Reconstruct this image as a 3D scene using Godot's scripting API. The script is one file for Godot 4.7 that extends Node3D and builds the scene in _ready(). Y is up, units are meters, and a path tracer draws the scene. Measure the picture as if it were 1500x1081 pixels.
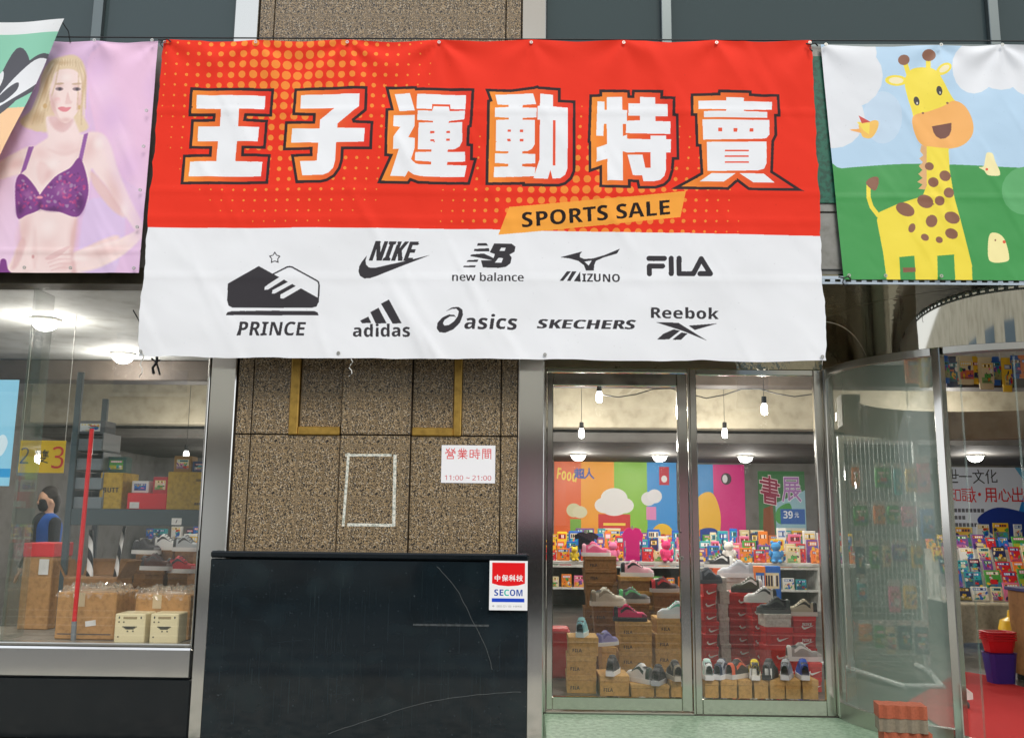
extends Node3D
# A shop front seen from across a narrow street: granite pillar, printed banners, glass doors, a round glass entrance.
# World: metres, y up, the door plane is z = 0, the shop floor is y = 0, the street lies towards +z.

const EYE := Vector3(0, 1.35, 6.914)
const FOCAL := 1350.0
var cam_basis := Basis(Vector3.UP, deg_to_rad(1.063)) * Basis(Vector3.RIGHT, deg_to_rad(9.381)) * Basis(Vector3.BACK, deg_to_rad(0.617))
var taken := {}
var shapes := {}
var mats := {}
var rng := RandomNumberGenerator.new()
var glyphs := {}
var fonts := {}

# ---------------------------------------------------------------- pixels to places (the photograph is 1500 x 1081)
func ray(px: float, py: float) -> Vector3:
	return cam_basis * Vector3((px - 750.0) / FOCAL, -(py - 540.5) / FOCAL, -1.0)
func W(px: float, py: float, z: float) -> Vector3:      # the point of an upright plane parallel to the shop front
	var r := ray(px, py)
	return EYE + r * ((z - EYE.z) / r.z)
func G(px: float, py: float, y := 0.0) -> Vector3:      # the point of a level plane
	var r := ray(px, py)
	return EYE + r * ((y - EYE.y) / r.y)

# ---------------------------------------------------------------- nodes
func numbered(called: String) -> String:
	var n: int = taken.get(called, 0)
	taken[called] = n + 1
	return called if n == 0 else "%s_%03d" % [called, n]
func tag(o: Node3D, label: String, category: String, group := "") -> void:
	o.set_meta("label", label)
	o.set_meta("category", category)
	if group:
		o.set_meta("group", group)
func thing(called: String, label: String, category: String, at := Vector3.ZERO, turn := 0.0, group := "") -> Node3D:
	var o := Node3D.new()
	o.name = numbered(called)
	add_child(o)
	o.position = at
	o.rotation.y = turn
	tag(o, label, category, group)
	return o
func part(parent: Node3D, called: String, mesh: Mesh, m: Material, at := Vector3.ZERO, rot := Vector3.ZERO) -> MeshInstance3D:
	var o := MeshInstance3D.new()
	o.name = called
	o.mesh = mesh
	o.material_override = m
	parent.add_child(o, true)
	o.position = at
	o.rotation = rot
	return o
func solo(called: String, mesh: Mesh, m: Material, label: String, category: String, at := Vector3.ZERO, turn := 0.0, group := "") -> MeshInstance3D:
	var o := part(self, numbered(called), mesh, m, at, Vector3(0, turn, 0))
	tag(o, label, category, group)
	return o
func struct(called: String, mesh: Mesh, m: Material, at := Vector3.ZERO) -> MeshInstance3D:
	var o := part(self, numbered(called), mesh, m, at)
	o.set_meta("kind", "structure")
	return o

# ---------------------------------------------------------------- shapes
func tool() -> SurfaceTool:
	var st := SurfaceTool.new()
	st.begin(Mesh.PRIMITIVE_TRIANGLES)
	return st
func tri(st: SurfaceTool, a: Vector3, b: Vector3, c: Vector3) -> void:      # counter-clockwise seen from outside
	var n := (b - a).cross(c - a).normalized()
	for p in [a, c, b]:
		st.set_normal(n)
		st.set_uv(Vector2(p.x, -p.y))
		st.add_vertex(p)
func quad(st: SurfaceTool, a: Vector3, b: Vector3, c: Vector3, d: Vector3) -> void:
	tri(st, a, b, c)
	tri(st, a, c, d)
func box(st: SurfaceTool, c: Vector3, s: Vector3, e := 0.0) -> void:        # a chamfered box
	var h := s / 2
	e = minf(e, minf(h.x, minf(h.y, h.z)) * 0.6)
	var ax := [Vector3.RIGHT, Vector3.UP, Vector3.BACK]
	for k in 3:
		var u: Vector3 = ax[(k + 1) % 3]
		var v: Vector3 = ax[(k + 2) % 3]
		var n: Vector3 = ax[k]
		var hu := u * (h.dot(u) - e)
		var hv := v * (h.dot(v) - e)
		for g in [1.0, -1.0]:
			var o: Vector3 = c + n * h.dot(n) * g
			var w: Vector3 = hv * g
			quad(st, o - hu - w, o + hu - w, o + hu + w, o - hu + w)
		if e > 0:
			for su in [1.0, -1.0]:
				for sv in [1.0, -1.0]:
					var a: Vector3 = c + u * su * h.dot(u) + v * sv * (h.dot(v) - e)
					var b: Vector3 = c + u * su * (h.dot(u) - e) + v * sv * h.dot(v)
					var l: Vector3 = n * (h.dot(n) - e)
					if su * sv > 0:
						quad(st, a - l, b - l, b + l, a + l)   # order checked by the sign of su * sv
					else:
						quad(st, b - l, a - l, a + l, b + l)
	if e > 0:
		for x in [1.0, -1.0]:
			for y in [1.0, -1.0]:
				for z in [1.0, -1.0]:
					var q := Vector3(x, y, z)
					var i: Vector3 = c + q * (h - Vector3.ONE * e)
					var a: Vector3 = i + Vector3(x * e, 0, 0)
					var b: Vector3 = i + Vector3(0, y * e, 0)
					var d: Vector3 = i + Vector3(0, 0, z * e)
					if x * y * z > 0:
						tri(st, a, b, d)
					else:
						tri(st, a, d, b)
func cube(s: Vector3, e := 0.004) -> Mesh:
	var key := "b%.3f %.3f %.3f %.4f" % [s.x, s.y, s.z, e]
	if not shapes.has(key):
		var st := tool()
		box(st, Vector3.ZERO, s, e)
		shapes[key] = st.commit()
	return shapes[key]
func block(parent: Node3D, called: String, lo: Vector3, hi: Vector3, m: Material, e := 0.003) -> MeshInstance3D:   # a chamfered box between two corners
	return part(parent, called, cube((hi - lo).abs(), e), m, (lo + hi) / 2)
func tube(st: SurfaceTool, pts: Array, r: float, seg := 6, r2 := -1.0) -> void:
	var rings := []
	for i in pts.size():
		var d: Vector3 = (pts[mini(i + 1, pts.size() - 1)] - pts[maxi(i - 1, 0)]).normalized()
		var u := d.cross(Vector3.UP if absf(d.y) < 0.9 else Vector3.RIGHT).normalized()
		var v := d.cross(u)
		var rr := r if r2 < 0 else lerpf(r, r2, float(i) / (pts.size() - 1))
		var ring := []
		for k in seg:
			var a := TAU * k / seg
			ring.append([pts[i] + (u * cos(a) + v * sin(a)) * rr, u * cos(a) + v * sin(a)])
		rings.append(ring)
	for i in pts.size() - 1:
		for k in seg:
			var k2 := (k + 1) % seg
			for q in [[i, k], [i + 1, k], [i + 1, k2], [i, k], [i + 1, k2], [i, k2]]:
				st.set_normal(rings[q[0]][q[1]][1])
				st.set_uv(Vector2.ZERO)
				st.add_vertex(rings[q[0]][q[1]][0])
	for g in [0, pts.size() - 1]:
		for k in range(1, seg - 1):
			if g == 0:
				tri(st, rings[g][0][0], rings[g][k][0], rings[g][k + 1][0])
			else:
				tri(st, rings[g][0][0], rings[g][k + 1][0], rings[g][k][0])
func rod(a: Vector3, b: Vector3, r: float, seg := 8) -> Mesh:
	var st := tool()
	tube(st, [a, b], r, seg)
	return st.commit()
func wire(pts: Array, r: float, seg := 5) -> Mesh:
	var st := tool()
	tube(st, pts, r, seg)
	return st.commit()
func prism(st: SurfaceTool, poly: PackedVector2Array, z0: float, z1: float) -> void:      # a flat outline given depth along z
	if Geometry2D.is_polygon_clockwise(poly):
		poly = poly.duplicate()
		poly.reverse()
	var ix := Geometry2D.triangulate_polygon(poly)
	for i in range(0, ix.size(), 3):
		var a := poly[ix[i]]
		var b := poly[ix[i + 1]]
		var c := poly[ix[i + 2]]
		if (b - a).cross(c - a) < 0:
			var t := b
			b = c
			c = t
		tri(st, Vector3(a.x, a.y, z1), Vector3(b.x, b.y, z1), Vector3(c.x, c.y, z1))
		tri(st, Vector3(a.x, a.y, z0), Vector3(c.x, c.y, z0), Vector3(b.x, b.y, z0))
	for i in poly.size():
		var p := poly[i]
		var q := poly[(i + 1) % poly.size()]
		quad(st, Vector3(p.x, p.y, z0), Vector3(q.x, q.y, z0), Vector3(q.x, q.y, z1), Vector3(p.x, p.y, z1))
func lathe(profile: Array, seg := 16) -> Mesh:           # profile: Vector2(radius, height), bottom to top
	var st := tool()
	for i in profile.size() - 1:
		var p: Vector2 = profile[i]
		var q: Vector2 = profile[i + 1]
		var n2 := Vector2(q.y - p.y, p.x - q.x).normalized()
		for k in seg:
			var a := TAU * k / seg
			var b := TAU * (k + 1) / seg
			var c := [[p, a], [p, b], [q, b], [p, a], [q, b], [q, a]]
			for j in [0, 2, 1, 3, 5, 4]:
				var r: Vector2 = c[j][0]
				var t: float = c[j][1]
				st.set_normal(Vector3(n2.x * cos(t), n2.y, -n2.x * sin(t)))
				st.set_uv(Vector2(t, r.y))
				st.add_vertex(Vector3(r.x * cos(t), r.y, -r.x * sin(t)))
	return st.commit()
func sheet(f: Callable, nu: int, nv: int, wrap := false) -> Mesh:          # a smooth surface f(u, v); u to the right, v down as seen from its front
	var p := PackedVector3Array()
	var uv := PackedVector2Array()
	for j in nv + 1:
		for i in nu + 1:
			p.append(f.call(float(i) / nu, float(j) / nv))
			uv.append(Vector2(float(i) / nu, float(j) / nv))
	var n := PackedVector3Array()
	for j in nv + 1:
		for i in nu + 1:
			var a := p[j * (nu + 1) + (((i + 1) % nu) if wrap else mini(i + 1, nu))] - p[j * (nu + 1) + (((i - 1 + nu) % nu) if wrap else maxi(i - 1, 0))]
			var b := p[mini(j + 1, nv) * (nu + 1) + i] - p[maxi(j - 1, 0) * (nu + 1) + i]
			n.append(b.cross(a).normalized())
	var ix := PackedInt32Array()
	for j in nv:
		for i in nu:
			var o := j * (nu + 1) + i
			ix.append_array([o, o + 1, o + nu + 2, o, o + nu + 2, o + nu + 1])
	var arr := []
	arr.resize(Mesh.ARRAY_MAX)
	arr[Mesh.ARRAY_VERTEX] = p
	arr[Mesh.ARRAY_NORMAL] = n
	arr[Mesh.ARRAY_TEX_UV] = uv
	arr[Mesh.ARRAY_INDEX] = ix
	var m := ArrayMesh.new()
	m.add_surface_from_arrays(Mesh.PRIMITIVE_TRIANGLES, arr)
	return m
func panel_mesh(w: float, h: float, t := 0.003) -> Mesh:  # a thin board whose front carries the whole print (uv 0..1), sides and back plain
	var key := "p%.3f %.3f %.4f" % [w, h, t]
	if not shapes.has(key):
		var m := ArrayMesh.new()
		var st := tool()
		for q in [[-1, 1, 0, 0], [1, 1, 1, 0], [1, -1, 1, 1], [-1, 1, 0, 0], [1, -1, 1, 1], [-1, -1, 0, 1]]:
			st.set_normal(Vector3.BACK)
			st.set_uv(Vector2(q[2], q[3]))
			st.add_vertex(Vector3(q[0] * w / 2, q[1] * h / 2, t / 2))
		st.commit(m)
		st = tool()
		var x := Vector3(w / 2, 0, 0)
		var y := Vector3(0, h / 2, 0)
		var z := Vector3(0, 0, t / 2)
		for q in [[-x - y - z, -x + y - z, x + y - z, x - y - z], [-x - y - z, -x - y + z, -x + y + z, -x + y - z], [x - y + z, x - y - z, x + y - z, x + y + z], [-x + y + z, x + y + z, x + y - z, -x + y - z], [-x - y - z, x - y - z, x - y + z, -x - y + z]]:
			for k in [0, 2, 1, 0, 3, 2]:
				st.set_normal((q[1] - q[0]).cross(q[2] - q[0]).normalized())
				st.set_uv(Vector2(0.004, 0.004))
				st.add_vertex(q[k])
		st.commit(m)
		shapes[key] = m
	return shapes[key]

# ---------------------------------------------------------------- materials
func c8(r: int, g: int, b: int) -> Color:
	return Color8(r, g, b)
func mat(called: String, col: Color, rough := 0.6, metal := 0.0, noise := "", nscale := 1.0) -> StandardMaterial3D:
	if mats.has(called):
		return mats[called]
	var m := StandardMaterial3D.new()
	m.resource_name = called
	m.albedo_color = col
	m.roughness = rough
	m.metallic = metal
	if noise:
		m.albedo_texture = noise_tex(noise)
		m.uv1_triplanar = true
		m.uv1_world_triplanar = true
		m.uv1_scale = Vector3.ONE * nscale
	mats[called] = m
	return m
func ramp(stops: Array, hard := false) -> Gradient:
	var g := Gradient.new()
	var o := PackedFloat32Array()
	var c := PackedColorArray()
	for s in stops:
		o.append(s[0])
		c.append(s[1])
	g.offsets = o
	g.colors = c
	if hard:
		g.interpolation_mode = Gradient.GRADIENT_INTERPOLATE_CONSTANT
	return g
var noises := {}
func noise_tex(called: String) -> NoiseTexture2D:
	if noises.has(called):
		return noises[called]
	var t := NoiseTexture2D.new()
	var n := FastNoiseLite.new()
	t.noise = n
	t.seamless = true
	t.width = 1024
	t.height = 1024
	n.seed = called.length() * 7 + 3
	match called:
		"granite":
			n.noise_type = FastNoiseLite.TYPE_CELLULAR
			n.cellular_return_type = FastNoiseLite.RETURN_CELL_VALUE
			n.frequency = 0.075
			n.fractal_type = FastNoiseLite.FRACTAL_NONE
			t.normalize = true
			t.color_ramp = ramp([[0.0, c8(38, 37, 37)], [0.13, c8(142, 122, 92)], [0.28, c8(94, 89, 82)], [0.4, c8(160, 138, 104)], [0.53, c8(116, 107, 94)], [0.66, c8(178, 158, 126)], [0.76, c8(46, 44, 43)], [0.88, c8(146, 130, 106)], [0.95, c8(206, 196, 178)]], true)
		"grime":
			n.noise_type = FastNoiseLite.TYPE_SIMPLEX
			n.frequency = 0.006
			n.fractal_octaves = 6
			n.fractal_gain = 0.6
			t.color_ramp = ramp([[0.0, Color(0.8, 0.79, 0.77)], [0.45, Color(0.93, 0.93, 0.92)], [1.0, Color.WHITE]])
		"stone":
			n.noise_type = FastNoiseLite.TYPE_SIMPLEX
			n.frequency = 0.05
			n.fractal_octaves = 5
			n.fractal_gain = 0.7
			t.color_ramp = ramp([[0.0, Color(0.8, 0.82, 0.84)], [0.6, Color(0.95, 0.96, 0.97)], [1.0, Color.WHITE]])
		"scuff":
			n.noise_type = FastNoiseLite.TYPE_SIMPLEX
			n.frequency = 0.018
			n.fractal_octaves = 7
			n.fractal_gain = 0.7
			n.domain_warp_enabled = true
			n.domain_warp_amplitude = 60.0
			t.color_ramp = ramp([[0.0, Color(0.5, 0.56, 0.5)], [0.35, Color(0.78, 0.82, 0.78)], [0.6, Color(0.9, 0.92, 0.9)], [0.72, Color(1, 1, 0.97)], [1.0, Color(1, 1, 1)]])
		"worn":
			n.noise_type = FastNoiseLite.TYPE_SIMPLEX
			n.frequency = 0.008
			n.fractal_octaves = 7
			n.fractal_gain = 0.65
			t.color_ramp = ramp([[0.0, Color(0.55, 0.56, 0.53)], [0.4, Color(0.8, 0.82, 0.8)], [0.62, Color.WHITE], [0.75, Color(1, 0.97, 0.93)]])
		"fleck":
			n.noise_type = FastNoiseLite.TYPE_VALUE
			n.frequency = 0.25
			n.fractal_octaves = 3
			t.color_ramp = ramp([[0.0, Color(0.7, 0.7, 0.7)], [0.5, Color(0.9, 0.9, 0.9)], [1.0, Color.WHITE]])
		"rough":
			n.noise_type = FastNoiseLite.TYPE_SIMPLEX
			n.frequency = 0.004
			n.fractal_octaves = 6
			n.fractal_gain = 0.6
			t.color_ramp = ramp([[0.0, Color(0.35, 0.35, 0.35)], [0.5, Color(0.6, 0.6, 0.6)], [1.0, Color.WHITE]])
		"bump":
			n.noise_type = FastNoiseLite.TYPE_SIMPLEX
			n.frequency = 0.01
			n.fractal_octaves = 4
	noises[called] = t
	return t
func relief(m: StandardMaterial3D, noise := "bump", cm := 0.3) -> StandardMaterial3D:
	m.heightmap_enabled = true
	m.heightmap_texture = noise_tex(noise)
	m.heightmap_scale = cm
	return m
func glass(called: String, col: Color, rough := 0.0) -> StandardMaterial3D:
	if not mats.has(called):
		var m := StandardMaterial3D.new()
		m.resource_name = called
		m.transparency = BaseMaterial3D.TRANSPARENCY_ALPHA
		m.albedo_color = col
		m.roughness = rough
		mats[called] = m
	return mats[called]
func glow(called: String, col: Color, energy: float) -> StandardMaterial3D:
	if not mats.has(called):
		var m := StandardMaterial3D.new()
		m.resource_name = called
		m.albedo_color = Color(0.9, 0.9, 0.9)
		m.emission_enabled = true
		m.emission = col
		m.emission_energy_multiplier = energy
		mats[called] = m
	return mats[called]
func printed(called: String, cv: Dictionary, rough := 0.55) -> StandardMaterial3D:
	var m := StandardMaterial3D.new()
	m.resource_name = called
	m.albedo_texture = ImageTexture.create_from_image(cv.img)
	m.roughness = rough
	m.texture_repeat = false
	return m

# ---------------------------------------------------------------- print: flat drawing on an image
# A canvas covers the upright rectangle x0..x1, y0..y1 of the plane z. Points are given either in photograph pixels
# (divided by cv.k and moved by cv.o, so that outlines can be read off an enlargement) or, with cv.z == null, in 0..100 of the canvas.
func canvas(w: int, h: int, col: Color, x0 := 0.0, x1 := 1.0, y0 := 0.0, y1 := 1.0, z = null) -> Dictionary:
	var im := Image.create_empty(w, h, false, Image.FORMAT_RGBA8)
	im.fill(col)
	return {"img": im, "w": w, "h": h, "x0": x0, "x1": x1, "y0": y0, "y1": y1, "z": z, "o": Vector2.ZERO, "k": 1.0}
func lens_of(cv: Dictionary, ox: float, oy: float, k: float) -> void:
	cv.o = Vector2(ox, oy)
	cv.k = k
func to_cv(cv: Dictionary, p: Vector2) -> Vector2:
	if cv.z == null:
		return Vector2(p.x * cv.w, p.y * cv.h) / 100.0
	var q: Vector2 = cv.o + p / cv.k
	var v := W(q.x, q.y, cv.z)
	return Vector2((v.x - cv.x0) / (cv.x1 - cv.x0) * cv.w, (cv.y1 - v.y) / (cv.y1 - cv.y0) * cv.h)
func pts(s: String) -> PackedVector2Array:
	var out := PackedVector2Array()
	for t in s.split(" ", false):
		var c := t.split(",")
		out.append(Vector2(float(c[0]), float(c[1])))
	return out
func fill(cv: Dictionary, loops: Array, col: Color, col2 = null) -> void:      # even-odd fill of outlines in canvas pixels; col2: the right-hand colour of a printed blend
	var lo := 1e9
	var hi := -1e9
	var xl := 1e9
	var xh := -1e9
	for l in loops:
		for p in l:
			lo = minf(lo, p.y)
			hi = maxf(hi, p.y)
			xl = minf(xl, p.x)
			xh = maxf(xh, p.x)
	var im: Image = cv.img
	for y in range(maxi(0, int(floor(lo))), mini(cv.h - 1, int(ceil(hi))) + 1):
		var yy := y + 0.5
		var xs := PackedFloat32Array()
		for l in loops:
			var n: int = l.size()
			for i in n:
				var a: Vector2 = l[i]
				var b: Vector2 = l[(i + 1) % n]
				if (a.y <= yy) != (b.y <= yy):
					xs.append(a.x + (yy - a.y) / (b.y - a.y) * (b.x - a.x))
		xs.sort()
		for i in range(0, xs.size() - 1, 2):
			var a := int(round(xs[i]))
			var b := int(round(xs[i + 1]))
			if b > a:
				if col2 == null:
					im.fill_rect(Rect2i(a, y, b - a, 1), col)
				else:
					for x in range(a, b, 6):
						im.fill_rect(Rect2i(x, y, mini(6, b - x), 1), col.lerp(col2, clampf((x - xl) / (xh - xl), 0, 1)))
func loop_cv(cv: Dictionary, p: PackedVector2Array) -> PackedVector2Array:
	var out := PackedVector2Array()
	for q in p:
		out.append(to_cv(cv, q))
	return out
func poly(cv: Dictionary, s: String, col: Color) -> void:
	fill(cv, [loop_cv(cv, pts(s))], col)
func curvy(cv: Dictionary, s: String, col: Color) -> void:     # the same with a closed smooth curve through the points
	fill(cv, [loop_cv(cv, smooth(pts(s)))], col)
func smooth(p: PackedVector2Array, n := 6) -> PackedVector2Array:
	var out := PackedVector2Array()
	for i in p.size():
		for k in n:
			out.append(p[i].cubic_interpolate(p[(i + 1) % p.size()], p[(i - 1 + p.size()) % p.size()], p[(i + 2) % p.size()], float(k) / n))
	return out
func rect(cv: Dictionary, x0: float, y0: float, x1: float, y1: float, col: Color) -> void:
	fill(cv, [loop_cv(cv, PackedVector2Array([Vector2(x0, y0), Vector2(x1, y0), Vector2(x1, y1), Vector2(x0, y1)]))], col)
func oval(cv: Dictionary, x: float, y: float, rx: float, ry: float, col: Color, turn := 0.0) -> void:
	var p := PackedVector2Array()
	for i in 20:
		var a := TAU * i / 20
		p.append(Vector2(x, y) + Vector2(cos(a) * rx, sin(a) * ry).rotated(turn))
	fill(cv, [loop_cv(cv, p)], col)
func stroke(cv: Dictionary, s: String, width: float, col: Color, round_ends := true) -> void:     # width in the units of the points
	var p := pts(s)
	for o in Geometry2D.offset_polyline(p, width / 2, Geometry2D.JOIN_ROUND if round_ends else Geometry2D.JOIN_MITER, Geometry2D.END_ROUND if round_ends else Geometry2D.END_BUTT):
		fill(cv, [loop_cv(cv, o)], col)
func face(bold: bool, serif := false) -> Font:
	var key := "%s%s" % [bold, serif]
	if not fonts.has(key):
		var f := SystemFont.new()
		f.font_names = PackedStringArray(["Droid Serif" if serif else "Droid Sans"])
		f.font_weight = 700 if bold else 400
		fonts[key] = f
	return fonts[key]
func text_mesh(s: String, bold := true, depth := 0.004, size := 0.1) -> TextMesh:
	var key := "t%s%s%.3f%.3f" % [s, bold, depth, size]
	if not shapes.has(key):
		var t := TextMesh.new()
		t.font = face(bold)
		t.text = s
		t.depth = depth
		t.font_size = 32
		t.pixel_size = size / 23.0
		t.curve_step = 1.5
		shapes[key] = t
	return shapes[key]
func letters(cv: Dictionary, s: String, bl: Vector2, br: Vector2, tl: Vector2, col: Color, bold := true, serif := false) -> void:     # words stretched over the parallelogram bottom-left, bottom-right, top-left
	var key := "%s%s%s" % [s, bold, serif]
	if not glyphs.has(key):
		var t := TextMesh.new()
		t.font = face(bold, serif)
		t.text = s
		t.depth = 0.0
		t.font_size = 64
		t.pixel_size = 1.0
		t.curve_step = 1.0
		var arr := t.get_mesh_arrays()
		var v: PackedVector3Array = arr[Mesh.ARRAY_VERTEX]
		var ix: PackedInt32Array = arr[Mesh.ARRAY_INDEX] if arr[Mesh.ARRAY_INDEX] != null else PackedInt32Array(range(v.size()))
		var tris := []
		var bounds := Rect2(v[0].x, v[0].y, 0, 0)
		for p in v:
			bounds = bounds.expand(Vector2(p.x, p.y))
		for i in range(0, ix.size(), 3):
			tris.append(PackedVector2Array([Vector2(v[ix[i]].x, v[ix[i]].y), Vector2(v[ix[i + 1]].x, v[ix[i + 1]].y), Vector2(v[ix[i + 2]].x, v[ix[i + 2]].y)]))
		glyphs[key] = [tris, bounds]
	var g: Array = glyphs[key]
	var b: Rect2 = g[1]
	for t in g[0]:
		var l := PackedVector2Array()
		for p in t:
			l.append(to_cv(cv, bl + (br - bl) * ((p.x - b.position.x) / b.size.x) + (tl - bl) * ((p.y - b.position.y) / b.size.y)))
		fill(cv, [l], col)
# strokes of the written characters, on a square of ten by ten
const HAN := {
	"中": "1,3 9,3 9,6.5 1,6.5 1,3|5,0 5,10", "保": "3,0 1,4|2,3 2,10|4,1 9,1 9,4 4,4 4,1|3,6 10,6|6.5,4 6.5,10|6.5,6 3.5,9|6.5,6 9.5,9",
	"科": "4,0 1,1.5|0,3.5 5,3.5|3,1 3,10|3,4 0,8|3,4 5,6|6,2 7.5,3|6,4.5 7.5,5.5|5.5,7.5 10,6.5|8.5,0 8.5,10", "技": "0,3 4,3|2,0 2,9.5 1,9|0,7 4,5.5|4.5,2.5 10,2.5|7.2,0 7.2,5|5,5 9,5 7.5,8 4.5,10|5.5,6 10,10",
	"營": "1,.5 1.5,2|4,0 2,3.5|2.2,1.5 4.2,3.2|6,.5 6.5,2|9,0 7,3.5|7.2,1.5 9.5,3.2|.5,5 .5,4 9.5,4 9.5,5|3,5.2 7,5.2 7,6.6 3,6.6 3,5.2|2,7.6 8,7.6 8,10 2,10 2,7.6|5,6.6 4.6,7.6",
	"業": "3.8,0 3.8,2.5|6.2,0 6.2,2.5|2,1 2.6,2.3|8,1 7.4,2.3|.8,2.6 9.2,2.6|3.5,2.8 4,4|6.5,2.8 6,4|1.2,4.2 8.8,4.2|1.8,5.5 8.2,5.5|.5,7 9.5,7|5,4.2 5,10|5,7 1,9.8|5,7 9,9.8",
	"時": ".5,1.5 3.5,1.5 3.5,8.5 .5,8.5 .5,1.5|.5,5 3.5,5|5,1.8 9.5,1.8|7.2,0 7.2,4|4.3,4 10,4|4.3,6 10,6|8.2,4.8 8.2,10 7.2,9.5|5.3,7 6.3,8.5",
	"間": "1,10 1,.5 4.2,.5 4.2,3.8 1,3.8|1,2.1 4.2,2.1|9,10 9,.5 5.8,.5 5.8,3.8 9,3.8|5.8,2.1 9,2.1|3.4,5 6.6,5 6.6,9 3.4,9 3.4,5|3.4,7 6.6,7",
	"雙": "2,0 .5,2|1.5,1.2 1.5,5|1.5,1.2 4.5,1.2|1.5,2.4 4.3,2.4|1.5,3.7 4.3,3.7|1.5,5 4.7,5|3,1.2 3,5|7,0 5.5,2|6.5,1.2 6.5,5|6.5,1.2 9.5,1.2|6.5,2.4 9.3,2.4|6.5,3.7 9.3,3.7|6.5,5 9.7,5|8,1.2 8,5|1.5,6.3 8,6.3 5,9 1,10|2.5,6.5 5,8.5 9.5,10",
	"世": "0,4 10,4|2,1 2,9.5 9,9.5|5,0 5,6.5 8,6.5|8,0 8,6.5", "一": "0,5 10,5", "文": "5,0 5.5,1.5|.5,2.5 9.5,2.5|7.5,2.5 5,7 .8,10|2.5,2.5 5,7 9.5,10", "化": "3,0 .5,4|2,3 2,10|9,2 5,5.5|5.5,0 5.5,9 9.5,9 9.5,7.5",
	"知": "2,0 .8,3|1.2,1.8 4.8,1.8|0,4.5 5,4.5|2.6,1.8 2.6,5 .2,9.8|2.8,6 4.8,8.5|6,2 9.5,2 9.5,9 6,9 6,2", "識": "0,1.5 3,1.5|.3,3 2.7,3|.3,4.5 2.7,4.5|.4,6 2.6,6 2.6,9 .4,9 .4,6|3.4,1.5 6.6,1.5|3.2,3.4 10,3.4|3.8,5 6.2,5 6.2,9.5 3.8,9.5 3.8,5|3.8,7.2 6.2,7.2|7.6,0 8.4,7 10,10|9.6,5 6.8,10",
	"用": "1.5,1 1.5,8 .5,10|1.5,1 8.8,1 8.8,10 7.5,9.6|1.5,4 8.8,4|1.5,6.8 8.8,6.8|5,1 5,10", "心": "1.5,4.5 .6,8|3,3 3,8.5 4,9.6 7,9.6 8,7.5|4.8,1.5 6,3.8|8,3.5 9.6,6.8", "出": "1.5,1 1.5,4.5 8.5,4.5 8.5,1|5,0 5,9.5|.6,6 .6,9.5 9.4,9.5 9.4,6",
	"版": "1,0 1,6 0,10|3.6,0 3.6,3|1,3 4.6,3|1,6 3.8,6 3.8,10|5.6,1 9.6,.6|5.6,1 5.6,6 4.8,10|5.8,3.6 9.2,3.6 7.6,7.6 5.4,10|6.4,5 9.8,10",
	"書": "2,1.2 8.4,1.2 8.4,4|.4,2.6 9.6,2.6|2,4 8.4,4|1.6,5.3 8.6,5.3|5,0 5,6.4|.6,6.5 9.4,6.5|2.4,7.5 7.6,7.5 7.6,10 2.4,10 2.4,7.5|2.4,8.7 7.6,8.7", "展": "1.4,.6 8.8,.6 8.8,2.6 1.4,2.6|1.4,.6 1.4,6 .2,10|2.4,4.2 9.4,4.2|4.2,3 4.2,6|7.2,3 7.2,6|1.8,6 9.8,6|3.6,6 3.6,9.6 5.4,8.6|8.6,6.8 6.6,8|5.6,6 9.8,10",
	"元": "2,1.5 8,1.5|.5,4.2 9.5,4.2|3.8,4.2 3.2,7.5 .6,10|6.2,4.2 6.2,9.4 9.4,9.4 9.4,7.6", "超": "0,2 4.6,2|2.3,0 2.3,4.2|0,4.2 4.8,4.2|2.6,4.2 2.6,9|2.6,6.4 4.6,6.4|1,6 0,10|1,8 4,9.6 10,9.8|5.4,1 9.2,1 9,4.4 8,4.2|7.2,1 5.2,4.6|5.8,5.6 9.2,5.6 9.2,8.4 5.8,8.4 5.8,5.6", "人": "5,0 5,3 3.4,7 .4,10|5,3.4 6.6,7 9.6,10"}
func han(cv: Dictionary, s: String, x: float, y: float, size: float, wide: float, col: Color, step := 1.12, slant := 0.0) -> void:    # characters from the top-left corner x, y in the units of the canvas
	for i in s.length():
		if not HAN.has(s[i]):
			continue
		for l in HAN[s[i]].split("|"):
			var p := pts(l)
			var tall: float = size * (float(cv.w) / cv.h if cv.z == null else 1.0)
			for k in p.size() - 1:
				for o in Geometry2D.offset_polyline(PackedVector2Array([p[k], p[k + 1]]), wide / 2, Geometry2D.JOIN_MITER, Geometry2D.END_SQUARE):
					var q := PackedVector2Array()
					for v in o:
						q.append(to_cv(cv, Vector2(x + (i * step + v.x / 10.0) * size, y + v.y / 10.0 * tall + (i * step + v.x / 10.0) * slant * size)))
					fill(cv, [q], col)
func soften(cv: Dictionary, n: int) -> void:
	cv.img.resize(cv.w / n, cv.h / n, Image.INTERPOLATE_LANCZOS)
	cv.img.resize(cv.w, cv.h, Image.INTERPOLATE_CUBIC)
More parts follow.
